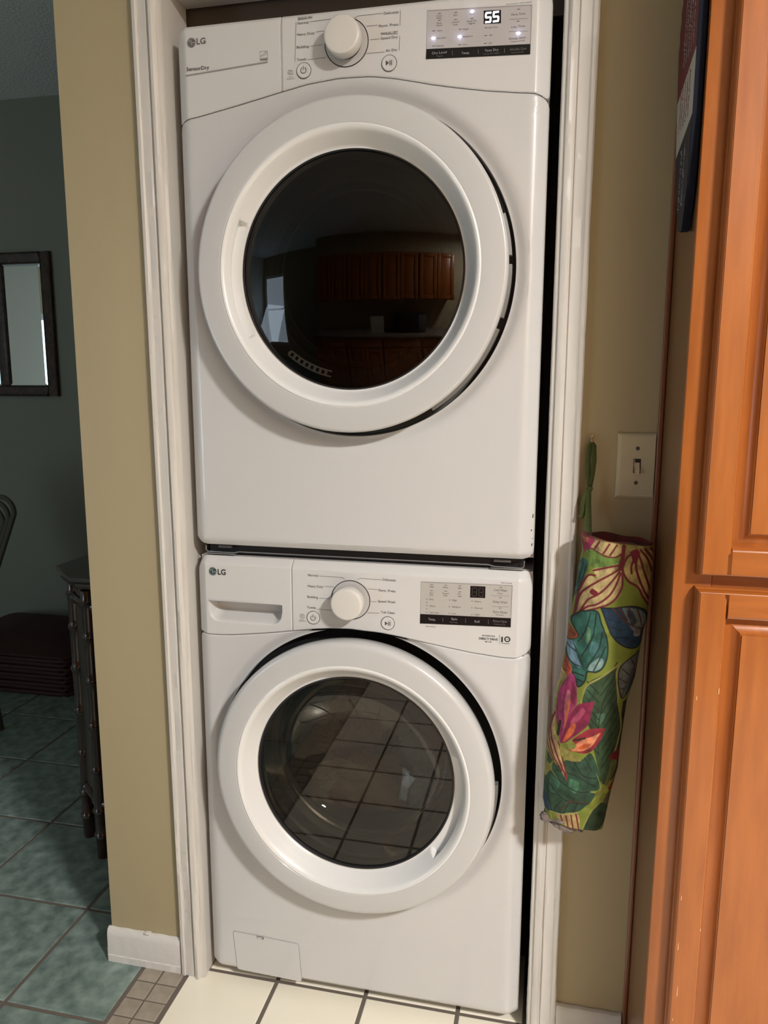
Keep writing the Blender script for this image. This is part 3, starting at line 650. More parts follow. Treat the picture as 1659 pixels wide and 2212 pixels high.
# the clear bowl: a deep glass dish that reaches back into the drum
bp=[(GW,-.012),(.2078,-.004),(.2035,.008),(.1965,.026),(.1905,.046),(.1850,.060),(.1790,.071),(.1700,.081),(.1600,.088)]
for i in range(1,17):
    r_=.1600*(1-i/16); bp.append((max(r_,.0008), .088+.056*(1-(r_/.16)**2)))
bowl=lathe_y(bp,(0,0),120,True)
for v in bowl.vertices:                         # the lower wall of the dish is longer than the upper one
    f=min(1,max(0,(v.co.y-.0)/.09)); v.co.z += .016*f; v.co.x += .010*f
obj('door_glass', bowl, M['washglass'], dw, loc=(CW[0],0,CW[1]))
obj('glass_rim', lathe_y([(GW+.0004,-.0155),(GW-.0002,-.0172),(GW-.0027,-.0172),(GW-.0042,-.0140),(GW-.0042,-.004)],CW,144), M['dark'], dw)
obj('gasket', lathe_y([(.236,.046),(.226,.040),(.2165,.034),(.2115,.040),(.2100,.062),(.2160,.072),(.2160,.080),(.209,.086),(.2010,.092),(.1975,.108),(.205,.120)],CW,120), M['gasket'], washer)
obj('gasket_ring', lathe_y([(.2035,.090),(.1990,.086),(.1955,.090),(.1990,.094),(.2035,.090)],CW,120), M['steel'], washer)
obj('drum', lathe_y([(.205,.121),(.232,.124),(.240,.14),(.242,.42),(.225,.46),(.01,.47)],CW,96), M['steel'], washer)
for k in range(1):
    a=math.radians(98)
    rows=[]
    for i in range(9):
        y=.16+.24*i/8; hgt=.045*math.sin(math.pi*(i+.6)/9.2)
        rows.append([(CW[0]+(r)*math.cos(a+da),y,CW[1]+(r)*math.sin(a+da)) for r,da in ((.238,-.17),(.236-hgt*.7,-.09),(.236-hgt,0),(.236-hgt*.7,.09),(.238,.17))])
    obj('drum_paddle', fixn(grid(rows)), M['ringgrey'], washer)
# pump filter door
fz=[(.0512,.1232),(.2052,.1172),(.2115,.0250),(.0590,.0285)]
def rpoly(q,r=.006,n=5):
    o=[];P=[Vector(p) for p in q]
    for i in range(4):
        a,b_,c_=P[i-1],P[i],P[(i+1)%4]; u=(a-b_).normalized(); v=(c_-b_).normalized(); p0=b_+u*r; p1=b_+v*r
        for k in range(n+1):
            s=k/n; o.append(tuple(p0*(1-s)**2+b_*2*s*(1-s)+p1*s*s))
    return o
fp=rpoly(fz)
fdepth=.0006
fc=obj('filter_door', prism_y(fp,-.0016,.004), M['enamel'], washer)
obj('filter_door_gap', strokes([fp+[fp[0]]],.0013,-.0012), M['inkfaint'], fc, smooth=False)
bmv=fc.data
nx_=.116
obj('finger_notch', prism_y([(nx_-.0085,.1220),(nx_+.0085,.1213),(nx_+.0082,.1148),(nx_-.0082,.1155)],-.0021,-.0015), mat('notch_shadow_grey',(.20,.19,.185),.5), fc, smooth=False)
obj('notch_tab', prism_y([(nx_-.0075,.1195)]+[(nx_-.0075+.013*s,.1195-.0042*math.sin(math.pi*s)**.8) for s in np.linspace(.08,.92,8)]+[(nx_+.0060,.1192)],-.0030,-.0020), M['door'], fc)
for x,y in ((.05,.06),(.63,.06),(.05,.64),(.63,.64)):
    obj('foot', lathe_z([(.024,0),(.024,.008),(.012,.010),(.012,ZWB+.001)],(x,y),20,True), M['dark'], washer)

# ---- stacking bracket between the machines
sb=thing('stacking_bracket','black steel stacking bracket filling the gap between dryer and washer','bracket',(0,0,0))
obj('rail', box(.012,.668,.034,.10,ZWT+.0015,ZDB-.002,.001), M['dark'], sb, smooth=False)
obj('front_wire', tube([(.010,.020,1.006),(.0105,.019,.9955),(.014,.018,.9925),(.070,.018,.9915),(.085,.018,.9945),(.60,.018,.9945),(.612,.018,.9915),(.664,.018,.9905),(.6680,.019,.994),(.6685,.020,1.0045)],.0011,8), M['galv'], sb)
obj('left_tab', box(.010,.076,.014,.032,.9880,.9900,.0006), M['galv'], sb); obj('right_tab', box(.604,.668,.014,.032,.9875,.9893,.0006), M['galv'], sb)
obj('left_clip', box(.037,.066,.022,.029,1.0005,1.0055,.0006), M['darkgrey'], sb); obj('right_clip', box(.61,.643,.022,.029,.9995,1.0045,.0006), M['darkgrey'], sb)

# ---- wet towels in the washer drum
def towel(name,label,cx_,cy_,cz_,rx,ry,rz,seed,m):
    from mathutils import noise
    b=bmesh.new(); bmesh.ops.create_icosphere(b,subdivisions=5,radius=1)
    for v in b.verts:
        p=v.co.copy(); q=p*1.6+Vector((seed*7.3,seed*3.1,seed))
        f=1+.34*noise.noise(q)+.10*noise.noise(q*2.3)
        s=math.sin((p.x*1.5-p.z*.9+noise.noise(q*.8)*1.3)*6.0+seed); f+=.17*(1-abs(s))**.6-.08+.03*noise.noise(q*5)
        v.co=Vector((p.x*rx*f,p.y*ry*f,p.z*rz*f))
    for v in b.verts:
        # keep inside the drum
        X,Z=v.co.x+cx_-CW[0],v.co.z+cz_-CW[1]; r=math.hypot(X,Z)
        if r>.219: v.co.x-=X*(1-.219/r); v.co.z-=Z*(1-.219/r)
        v.co.y=max(v.co.y,.150-cy_)
    o=obj(name,b,m,None,loc=(cx_,cy_,cz_)); o.data.polygons.foreach_set('use_smooth',[True]*len(o.data.polygons))
    a=o.data.attributes.get('sharp_edge')
    if a: o.data.attributes.remove(a)
    return tag(o,label,'towel','towels in the washer drum')
towel('towel','pale beige towel heaped at the front of the washer drum',.335,.203,.405,.135,.036,.072,1,M['towel'])
towel('towel','taupe towel folded at the lower right of the washer drum',.430,.285,.430,.075,.036,.080,2,M['towel2'])
towel('towel','brown towel pressed against the left side of the drum',.245,.285,.47,.075,.036,.095,3,M['towel3'])
towel('towel','sand coloured towel piled at the back of the drum',.340,.395,.50,.125,.036,.105,4,M['towel'])

# ------------------------------------------------------------ fabric bag: rows (t, x, z, half width) and its leaf print in cloth units
BAG_ROWS = [(0.0,0.8275,1.0719,0.0609),(0.054,0.8296,1.0448,0.0595),(0.1195,0.8266,1.0115,0.0614),(0.1849,0.8243,0.9778,0.0625),(0.2504,0.8216,0.9439,0.064),(0.3011,0.817,0.9171,0.0639),(0.3797,0.8135,0.8756,0.0627),(0.4599,0.8083,0.8326,0.0631),(0.5401,0.7986,0.7887,0.0616),(0.6203,0.7941,0.7447,0.0621),(0.7005,0.7891,0.7001,0.0637),(0.7807,0.7857,0.6552,0.0645),(0.8592,0.781,0.6105,0.0608),(0.9394,0.7772,0.5645,0.0579),(1.0,0.7787,0.53,0.0514)]
BAG_PRINT = [('p',(150,48,88),0,[(-0.016,-0.0212),(0.196,0.0047),(0.151,0.0301),(0.042,0.052),(0.032,0.0751),(-0.001,0.0109)]),('p',(172,95,72),0,[(-0.01,-0.0181),(0.084,-0.0106),(0.093,0.012),(0.027,0.02)]),('p',(186,166,116),0,[(0.197,0.0031),(0.55,0.0047),(0.534,0.0343),(0.455,0.0492),(0.3,0.0494),(0.149,0.0366),(0.126,0.0307)]),('s',(112,22,38),0.01,[(0.247,0.0052),(0.176,0.0328)]),('s',(112,22,38),0.01,[(0.379,0.007),(0.289,0.0432)]),('s',(112,22,38),0.01,[(0.48,0.0063),(0.378,0.046)]),('s',(112,22,38),0.01,[(0.137,0.0353),(0.3,0.051),(0.442,0.0501),(0.547,0.034)]),('p',(108,138,62),0,[(0.042,0.052),(0.136,0.0385),(0.312,0.054),(0.519,0.0526),(0.494,0.0776),(0.181,0.1044)]),('p',(52,104,92),0,[(0.019,0.0754),(0.102,0.0833),(0.108,0.1093),(0.082,0.1491),(0.035,0.1959),(-0.001,0.2163),(-0.043,0.1488)]),('s',(22,50,45),0.006,[(0.044,0.0912),(0.034,0.1306),(0.012,0.1801)]),('s',(22,50,45),0.006,[(0.086,0.0967),(0.068,0.1461),(0.023,0.1962)]),('p',(120,128,45),0,[(0.108,0.1093),(0.183,0.1076),(0.249,0.1321),(0.132,0.1251)]),('p',(186,166,116),0,[(0.538,0.0636),(0.406,0.0796),(0.191,0.1009),(0.183,0.1076),(0.249,0.1321),(0.132,0.1251),(0.086,0.1555),(0.039,0.2023),(0.037,0.2904),(0.108,0.2659),(0.169,0.2514),(0.304,0.2319),(0.43,0.2158),(0.53,0.1939),(0.591,0.1665),(0.599,0.1305),(0.567,0.0922)]),('s',(112,22,38),0.0115,[(0.524,0.0736),(0.372,0.0869),(0.189,0.1074)]),('s',(112,22,38),0.0115,[(0.525,0.0866),(0.391,0.1158),(0.266,0.1415),(0.144,0.1705),(0.065,0.2049),(0.048,0.2673)]),('s',(112,22,38),0.0115,[(0.531,0.0963),(0.429,0.141),(0.3,0.1831),(0.169,0.2123),(0.087,0.2697)]),('s',(112,22,38),0.0115,[(0.547,0.1024),(0.506,0.1457),(0.426,0.1866),(0.296,0.219),(0.16,0.2386),(0.052,0.2867)]),('s',(112,22,38),0.0115,[(0.57,0.0986),(0.593,0.1436),(0.537,0.184),(0.44,0.2123),(0.304,0.2319),(0.147,0.2552),(0.044,0.2918)]),('s',(112,22,38),0.0115,[(0.219,0.1231),(0.133,0.1283),(0.077,0.1622),(0.041,0.2055),(0.04,0.287)]),('p',(112,22,38),0,[(0.206,0.169),(0.285,0.1769),(0.279,0.1901),(0.23,0.1912),(0.176,0.1827)]),('p',(178,160,100),0,[(0.701,0.0175),(0.611,0.0358),(0.556,0.0729),(0.57,0.0986),(0.646,0.1229),(0.789,0.1326),(0.864,0.1633),(0.938,0.1908),(1.022,0.218),(1.024,0.1726),(1.024,0.1076),(1.028,0.0426),(1.023,0.0034),(0.853,0.0074)]),('p',(150,140,80),0,[(0.613,0.0032),(1.016,0.0003),(1.018,0.0166),(0.726,0.0169),(0.598,0.0361)]),('p',(112,22,38),0,[(0.65,0.0252),(0.726,0.0136),(0.79,0.0219),(0.764,0.0486),(0.732,0.0656),(0.687,0.0504)]),('s',(112,22,38),0.013,[(0.726,0.0234),(0.61,0.0456),(0.569,0.0856),(0.659,0.1226),(0.805,0.1419),(0.894,0.1756),(1.008,0.2119)]),('s',(112,22,38),0.013,[(0.726,0.0332),(0.682,0.07),(0.696,0.0957)]),('s',(112,22,38),0.013,[(0.739,0.0329),(0.749,0.075),(0.821,0.1188),(0.912,0.1589),(0.999,0.1894)]),('s',(112,22,38),0.013,[(0.777,0.032),(0.853,0.0791),(0.936,0.1226),(1.0,0.1601)]),('s',(112,22,38),0.013,[(0.802,0.0151),(0.906,0.0454),(0.999,0.092)]),('s',(112,22,38),0.013,[(0.865,0.0104),(0.957,0.0377),(1.013,0.0625)]),('s',(112,22,38),0.013,[(0.954,0.0083),(1.013,0.0266)]),('s',(112,22,38),0.022,[(0.575,0.0073),(0.559,0.037),(0.539,0.0668),(0.532,0.0865)]),('p',(26,56,84),0,[(0.357,0.2284),(0.534,0.2201),(0.739,0.2073),(0.894,0.2156),(0.977,0.2335),(1.008,0.2607),(0.969,0.2896),(0.977,0.3295),(0.93,0.3487),(0.808,0.3495),(0.677,0.3366),(0.574,0.3151),(0.491,0.2851),(0.418,0.2549)]),('p',(104,120,122),0,[(0.621,0.2141),(0.834,0.217),(0.965,0.2418),(0.958,0.2859),(0.862,0.2962),(0.744,0.267)]),('p',(44,72,92),0,[(0.687,0.2245),(0.745,0.2191),(0.84,0.2567),(0.777,0.2702)]),('p',(150,150,150),0,[(0.84,0.2887),(0.932,0.2905),(0.934,0.3105),(0.857,0.3083)]),('s',(12,14,20),0.008,[(0.357,0.2284),(0.534,0.2201),(0.739,0.2073),(0.894,0.2156),(0.977,0.2335),(1.008,0.2607),(0.969,0.2896),(0.977,0.3295),(0.93,0.3487),(0.808,0.3495),(0.677,0.3366),(0.574,0.3151),(0.491,0.2851),(0.418,0.2549),(0.357,0.2284)]),('s',(92,46,36),0.008,[(0.504,0.2209),(0.656,0.2531),(0.844,0.2766),(0.969,0.2896)]),('s',(92,46,36),0.008,[(0.711,0.2119),(0.818,0.2653)]),('s',(92,46,36),0.008,[(0.834,0.217),(0.932,0.2745)]),('s',(92,46,36),0.008,[(0.577,0.2151),(0.719,0.2556)]),('s',(10,24,40),0.005,[(0.437,0.2584),(0.623,0.2659)]),('s',(10,24,40),0.005,[(0.491,0.2851),(0.719,0.2876)]),('s',(10,24,40),0.005,[(0.606,0.3183),(0.815,0.3133)]),('p',(42,92,82),0,[(0.118,0.2541),(0.304,0.2416),(0.392,0.2755),(0.503,0.3247),(0.542,0.3798),(0.517,0.4203),(0.44,0.4421),(0.321,0.4488),(0.32,0.4808),(0.254,0.5062),(0.198,0.4836),(0.093,0.4541),(0.006,0.4082),(-0.017,0.3728),(0.047,0.3594),(0.118,0.3458),(0.128,0.3336),(0.016,0.2924)]),('p',(112,144,164),0,[(-0.002,0.3725),(0.079,0.3626),(0.155,0.3888),(0.222,0.4192),(0.224,0.4431),(0.127,0.4374),(0.034,0.4155)]),('p',(124,152,150),0,[(0.334,0.4245),(0.436,0.3942),(0.503,0.4006),(0.489,0.4249),(0.394,0.4431),(0.332,0.4426)]),('p',(92,130,100),0,[(0.232,0.2992),(0.282,0.306),(0.286,0.3458),(0.244,0.3548)]),('p',(70,120,120),0,[(0.316,0.3451),(0.411,0.3509),(0.403,0.391),(0.306,0.3852)]),('p',(34,72,62),0,[(0.062,0.359),(0.134,0.3813),(0.238,0.4188),(0.321,0.4488),(0.254,0.4424),(0.15,0.4049)]),('s',(14,28,26),0.008,[(0.118,0.2541),(0.304,0.2416),(0.392,0.2755),(0.503,0.3247),(0.542,0.3798),(0.517,0.4203),(0.44,0.4421),(0.321,0.4488),(0.32,0.4808),(0.254,0.5062),(0.198,0.4836),(0.093,0.4541),(0.006,0.4082),(-0.017,0.3728),(0.047,0.3594),(0.118,0.3458),(0.128,0.3336),(0.016,0.2924),(0.118,0.2541)]),('s',(20,30,28),0.0065,[(0.235,0.2513),(0.222,0.3075),(0.14,0.3612)]),('s',(20,30,28),0.0065,[(0.309,0.2495),(0.321,0.3251),(0.211,0.4034)]),('s',(20,30,28),0.0065,[(0.431,0.3025),(0.417,0.3627),(0.297,0.4374)]),('s',(20,30,28),0.0065,[(0.504,0.3527),(0.394,0.4431)]),('s',(20,30,28),0.0065,[(0.012,0.3841),(0.127,0.3934)]),('s',(20,30,28),0.0065,[(0.04,0.4234),(0.127,0.4374),(0.221,0.4392)]),('s',(20,30,28),0.0065,[(0.148,0.4648),(0.288,0.4656)]),('s',(20,30,28),0.0065,[(0.214,0.4832),(0.309,0.485)]),('p',(152,78,42),0,[(-0.026,0.3094),(0.129,0.3376),(0.002,0.3624)]),('s',(90,30,20),0.004,[(-0.008,0.3368),(0.114,0.3379)]),('p',(152,72,45),0,[(0.004,0.4163),(0.126,0.4574),(0.076,0.4864),(0.015,0.5196),(0.008,0.5716),(-0.021,0.5762),(0.015,0.5037),(0.008,0.4641)]),('s',(96,26,24),0.005,[(0.021,0.4398),(0.099,0.462)]),('s',(96,26,24),0.005,[(0.016,0.4719),(0.088,0.4662)]),('p',(176,156,110),0,[(0.0,0.4722),(0.076,0.4864),(0.015,0.5196),(0.01,0.5755),(-0.029,0.5764)]),('p',(44,68,40),0,[(0.724,0.4075),(0.576,0.4389),(0.403,0.4709),(0.346,0.5041),(0.343,0.5481),(0.51,0.6322),(0.775,0.8059),(0.876,0.8117),(0.971,0.7494),(0.934,0.6106),(0.819,0.5173),(0.716,0.4396)]),('p',(30,44,24),0,[(0.927,0.5389),(1.019,0.5368),(1.021,0.6087),(1.035,0.6881),(1.01,0.7885),(0.907,0.811),(0.971,0.7494),(0.934,0.6106)]),('p',(56,88,60),0,[(0.346,0.5041),(0.411,0.4787),(0.464,0.5254),(0.372,0.5434)]),('p',(64,98,70),0,[(0.555,0.5792),(0.696,0.5761),(0.628,0.6175)]),('s',(24,36,22),0.006,[(0.557,0.4833),(0.688,0.4003)]),('s',(24,36,22),0.006,[(0.578,0.5148),(0.71,0.4318)]),('s',(24,36,22),0.006,[(0.629,0.5456),(0.734,0.4632)]),('s',(24,36,22),0.006,[(0.634,0.5775),(0.773,0.4943)]),('s',(24,36,22),0.006,[(0.67,0.6086),(0.813,0.5254)]),('s',(24,36,22),0.006,[(0.675,0.6404),(0.843,0.5568)]),('s',(24,36,22),0.006,[(0.71,0.6716),(0.864,0.5883)]),('s',(24,36,22),0.006,[(0.714,0.7034),(0.885,0.6198)]),('s',(24,36,22),0.006,[(0.746,0.7346),(0.903,0.6512)]),('s',(24,36,22),0.006,[(0.746,0.7665),(0.922,0.6827)]),('s',(24,36,22),0.006,[(0.541,0.5096),(0.351,0.4801)]),('s',(24,36,22),0.006,[(0.576,0.5388),(0.381,0.5073)]),('s',(24,36,22),0.006,[(0.596,0.5683),(0.411,0.5345)]),('s',(24,36,22),0.006,[(0.615,0.5979),(0.432,0.562)]),('s',(24,36,22),0.006,[(0.634,0.6274),(0.45,0.5896)]),('s',(24,36,22),0.006,[(0.654,0.6569),(0.468,0.6172)]),('s',(24,36,22),0.006,[(0.673,0.6864),(0.487,0.6447)]),('s',(24,36,22),0.006,[(0.689,0.7159),(0.506,0.6722)]),('s',(24,36,22),0.006,[(0.685,0.4403),(0.651,0.4971),(0.623,0.6097),(0.689,0.7159)]),('s',(150,146,78),0.01,[(0.729,0.4034),(0.511,0.4564),(0.363,0.4917),(0.341,0.5282),(0.345,0.556)]),('s',(150,146,78),0.01,[(0.712,0.4118),(0.714,0.4477),(0.819,0.5173),(0.945,0.6104),(0.944,0.6662),(0.9,0.7311)]),('p',(92,98,98),0,[(1.001,0.363),(0.862,0.3843),(0.745,0.415),(0.742,0.455),(0.804,0.4936),(0.893,0.5256),(0.961,0.506),(0.975,0.4696),(1.001,0.417)]),('p',(34,58,72),0,[(0.995,0.4092),(0.975,0.4696),(0.961,0.506),(0.916,0.5191),(0.925,0.4668)]),('s',(14,14,16),0.007,[(1.001,0.363),(0.862,0.3843),(0.745,0.415),(0.742,0.455),(0.804,0.4936),(0.893,0.5256),(0.961,0.506),(0.975,0.4696),(1.001,0.417),(1.001,0.363)]),('s',(60,34,30),0.006,[(0.964,0.3979),(0.895,0.4675),(0.88,0.5159)]),('s',(60,34,30),0.006,[(0.862,0.3843),(0.945,0.4143)]),('s',(60,34,30),0.006,[(0.781,0.4221),(0.907,0.4472)]),('s',(60,34,30),0.006,[(0.757,0.4546),(0.885,0.4717)]),('s',(60,34,30),0.006,[(0.794,0.4858),(0.885,0.4957)]),('p',(40,72,52),0,[(-0.013,0.8315),(0.025,0.7911),(0.028,0.7632),(0.165,0.7879),(0.274,0.7575),(0.47,0.745),(0.597,0.7181),(0.775,0.8059),(0.804,0.8374),(0.754,0.8546),(0.685,0.8962),(0.522,0.9356),(0.345,0.9551),(0.103,0.9637),(0.008,0.9104)]),('p',(58,100,80),0,[(0.084,0.8294),(0.216,0.8344),(0.186,0.8828),(0.085,0.8849)]),('p',(60,104,78),0,[(0.352,0.8155),(0.483,0.8205),(0.46,0.861),(0.353,0.8474)]),('s',(22,34,26),0.006,[(0.155,0.804),(0.423,0.8019),(0.733,0.831)]),('s',(22,34,26),0.006,[(0.148,0.828),(0.455,0.8531),(0.682,0.8481)]),('s',(22,34,26),0.006,[(0.026,0.8544),(0.329,0.8997),(0.685,0.8962)]),('s',(22,34,26),0.006,[(0.164,0.9547),(0.28,0.9047)]),('s',(22,34,26),0.006,[(0.328,0.9514),(0.399,0.9022)]),('s',(22,34,26),0.006,[(0.47,0.9366),(0.517,0.8997)]),('s',(22,34,26),0.006,[(0.364,0.7514),(0.514,0.7959),(0.706,0.7995)]),('s',(22,34,26),0.006,[(0.512,0.736),(0.627,0.7773)]),('s',(22,34,26),0.006,[(0.05,0.8777),(0.127,0.9554)]),('s',(92,44,36),0.006,[(0.295,0.9442),(0.382,0.9025),(0.684,0.8942)]),('p',(138,132,66),0,[(-0.006,0.7918),(0.058,0.7983),(0.106,0.7773),(0.101,0.8092),(0.2,0.8348),(0.08,0.8176),(0.01,0.8548)]),('p',(176,152,104),0,[(0.005,0.5797),(-0.007,0.6319),(-0.021,0.6923),(-0.014,0.7441),(0.063,0.7703),(0.18,0.7876),(0.316,0.8243),(0.273,0.7854),(0.193,0.7513),(0.138,0.7086),(0.063,0.6703)]),('s',(112,22,38),0.008,[(0.026,0.6231),(0.011,0.6836),(0.127,0.7449),(0.304,0.8166)]),('s',(112,22,38),0.008,[(-0.001,0.6398),(0.003,0.7038),(0.087,0.7578),(0.232,0.7983)]),('s',(112,22,38),0.008,[(-0.008,0.68),(-0.003,0.7359),(0.114,0.7772)]),('s',(112,22,38),0.008,[(0.138,0.7086),(0.254,0.7779),(0.316,0.8243)]),('s',(112,22,38),0.008,[(0.038,0.7109),(0.169,0.7639),(0.296,0.8168)]),('p',(142,46,92),0,[(0.107,0.4698),(0.175,0.4761),(0.246,0.5143),(0.288,0.5613),(0.233,0.5985),(0.185,0.7076),(0.119,0.6811),(0.048,0.6306),(0.023,0.5712),(0.046,0.5189)]),('p',(186,104,120),0,[(0.131,0.5249),(0.186,0.5396),(0.19,0.6074),(0.188,0.6475),(0.13,0.5888)]),('p',(120,28,66),0,[(0.161,0.4924),(0.247,0.5223),(0.259,0.5659),(0.204,0.5552)]),('p',(184,98,62),0,[(0.16,0.5602),(0.204,0.5672),(0.185,0.6435),(0.174,0.6918)]),('p',(124,28,66),0,[(0.519,0.5381),(0.497,0.5885),(0.486,0.6207),(0.371,0.6593),(0.185,0.7076),(0.188,0.6475),(0.233,0.5985),(0.319,0.5606)]),('p',(160,66,96),0,[(0.372,0.5674),(0.413,0.5824),(0.317,0.6286),(0.253,0.65),(0.261,0.6178)]),('p',(196,96,54),0,[(0.285,0.6293),(0.32,0.6325),(0.309,0.6607),(0.198,0.7033),(0.228,0.6586)]),('p',(140,34,50),0,[(0.728,0.6253),(0.69,0.664),(0.564,0.7148),(0.381,0.723),(0.24,0.7223),(0.368,0.6994),(0.31,0.6847),(0.456,0.6454),(0.542,0.6315)]),('p',(206,130,92),0,[(0.675,0.6404),(0.581,0.6905),(0.469,0.713),(0.317,0.7205),(0.431,0.6779),(0.56,0.659)]),('p',(190,84,44),0,[(0.499,0.6844),(0.563,0.6869),(0.467,0.7091),(0.403,0.7065)]),('s',(30,24,18),0.01,[(0.341,0.684),(0.472,0.669)]),('s',(30,30,18),0.014,[(0.112,0.6412),(0.114,0.6852)]),('p',(140,132,66),0,[(0.16,0.7201),(0.272,0.7236),(0.47,0.745),(0.352,0.7577),(0.208,0.751)]),('p',(110,112,50),0,[(0.216,0.7069),(0.365,0.6954),(0.346,0.7159),(0.24,0.7223)]),('p',(118,18,28),0,[(1.007,0.6947),(0.836,0.7285),(0.987,0.749)]),('p',(118,18,28),0,[(1.014,0.7924),(0.92,0.8469),(1.017,0.8529)]),('p',(132,138,62),0,[(0.692,0.7818),(0.824,0.8249),(0.915,0.8028),(0.899,0.8353),(0.956,0.8582),(0.859,0.8603),(0.852,0.8926),(0.8,0.8697),(0.716,0.8915),(0.757,0.8585),(0.658,0.8487),(0.788,0.8378)]),('p',(92,98,56),0,[(0.884,0.7314),(0.971,0.7494),(0.945,0.786),(0.891,0.8274),(0.845,0.8124)]),('p',(84,78,56),0,[(0.924,0.8589),(0.98,0.8496),(0.986,0.8898),(0.963,0.9385),(0.887,0.932),(0.886,0.8919)]),('p',(36,58,32),0,[(0.743,0.927),(0.852,0.8926),(0.967,0.9063),(1.009,0.9498),(0.968,0.9832),(0.865,1.0013),(0.627,1.0056)]),('s',(150,146,78),0.008,[(0.627,1.0016),(0.743,0.927),(0.849,0.8887)]),('p',(176,156,104),0,[(0.153,0.9707),(0.525,0.9395),(0.578,1.0025),(0.449,1.0089),(0.312,0.9954)]),('s',(112,22,38),0.011,[(0.268,0.9645),(0.294,0.9918)]),('s',(112,22,38),0.011,[(0.353,0.9589),(0.38,0.9981)]),('s',(112,22,38),0.011,[(0.436,0.9493),(0.469,1.0045)]),('s',(112,22,38),0.011,[(0.516,0.9437),(0.568,1.0027)]),('p',(26,60,92),0,[(-0.047,0.8956),(0.064,0.9251),(0.109,0.9676),(-0.049,0.951)]),('s',(170,164,96),0.008,[(0.092,0.9659),(0.344,0.9559),(0.54,0.9352)])]

# ------------------------------------------------------------ pantry cabinet on the right
CXL,CXR,CYF,CZT=.9013,1.390,-.218,2.35
pan=thing('pantry_cabinet','tall shallow honey maple pantry cabinet with raised-panel doors, right of the light switch','cabinet',(CXL,0,0))
po=Vector((CXL,0,0))
def pobj(name,me,m,par=None,label=None,smooth=False):
    o=obj(name,me,m,par or pan,label,smooth=smooth)
    if par is None: o.location=-po
    return o
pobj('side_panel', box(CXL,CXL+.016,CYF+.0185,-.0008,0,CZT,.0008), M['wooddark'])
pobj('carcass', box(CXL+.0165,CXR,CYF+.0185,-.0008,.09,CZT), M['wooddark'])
for nm,a in (('stile',(CXL-.0006,.9560,0,CZT)),('stile',(1.342,CXR,0,CZT))): pobj(nm, box(a[0],a[1],CYF,CYF+.018,a[2],a[3],.0012), M['wood'], smooth=True)
for a in ((.9562,1.3418,1.030,1.058),(.9562,1.3418,.10,.17),(.9562,1.3418,2.27,2.35)): pobj('rail', box(a[0],a[1],CYF+.0003,CYF+.018,a[2],a[3],.0005), M['woodh'])
pobj('scribe_moulding', box(.8925,.9008,-.0105,-.0012,0,CZT,.0022,3), M['scribe'], smooth=True)
def frame_member(x0,x1,z0,z1,ax,outer):
    """a door stile or rail: ogee moulded outer edge, small bead along the inner edge"""
    y0=CYF-.0006; t_=.0255
    # cross profile from outer edge (u=0) to inner edge (u=w): (u,y)
    w_=(x1-x0) if ax=='z' else (z1-z0)
    pr=[(0,y0),(-0.0,y0-.011),(.0012,y0-.0125),(.0015,y0-.0165),(.0026,y0-.0210),(.0042,y0-.0240),(.0054,y0-.0246),(.0057,y0-t_),(w_-.0058,y0-t_),(w_-.0052,y0-t_+.0012),(w_-.0030,y0-t_+.0022),(w_-.0008,y0-t_+.0062),(w_,y0-t_+.0095),(w_,y0)]
    return pr
def sweep_member(kind,X0,X1,Z0,Z1,w_,y_dummy=None):
    """mitre-free members of one door; kind L,R,B,T. outer profiles mitre at the corners"""
    pr=frame_member(0,w_,0,1,'z',True); rows=[]
    for end in (0,1):
        r=[]
        for u,y in pr:
            uo=min(u,.0057)
            if kind=='L': r.append((X0+u,y,(Z0+uo) if end==0 else (Z1-uo)))
            if kind=='R': r.append((X1-u,y,(Z0+uo) if end==0 else (Z1-uo)))
            if kind=='B': r.append(((X0+(uo if u<.0056 else w_)) if end==0 else (X1-(uo if u<.0056 else w_)),y,Z0+u))
            if kind=='T': r.append(((X0+(uo if u<.0056 else w_)) if end==0 else (X1-(uo if u<.0056 else w_)),y,Z1-u))
        rows.append(r)
    return fixn(grid(rows,True,True))
def panel_door(zb,zt,label):
    X0,X1=.9310,1.334; w_=.0455
    d=bpy.data.objects.new('door',None); COL.objects.link(d); d.parent=pan; d.location=-po; d['label']=label; d.empty_display_size=.05
    obj('stile', sweep_member('L',X0,X1,zb,zt,w_), M['wood'], d); obj('stile', sweep_member('R',X0,X1,zb,zt,w_), M['wood'], d)
    obj('rail', sweep_member('B',X0,X1,zb,zt,w_), M['woodh'], d); obj('rail', sweep_member('T',X0,X1,zb,zt,w_), M['woodh'], d)
    # raised field: cove rises from the groove to the field
    a=X0+w_-.004; b_=X1-w_+.004; c_=zb+w_-.004; e=zt-w_+.004; y0=CYF-.0006
    pr=[(0,-.003),(.004,-.0075),(.0075,-.0080),(.0120,-.0092),(.0170,-.0118),(.0215,-.0152),(.0245,-.0200),(.0262,-.0206),(.0264,-.0226)]
    rows=[]
    for u,dy in pr: rows.append([(a+u,y0+dy,c_+u),(b_-u,y0+dy,c_+u),(b_-u,y0+dy,e-u),(a+u,y0+dy,e-u)])
    obj('raised_panel', fixn(grid(rows,True,True)), M['wood'], d)
    return d
panel_door(1.0535,2.29,'upper raised-panel door')
dl=panel_door(.150,1.0345,'lower raised-panel door')
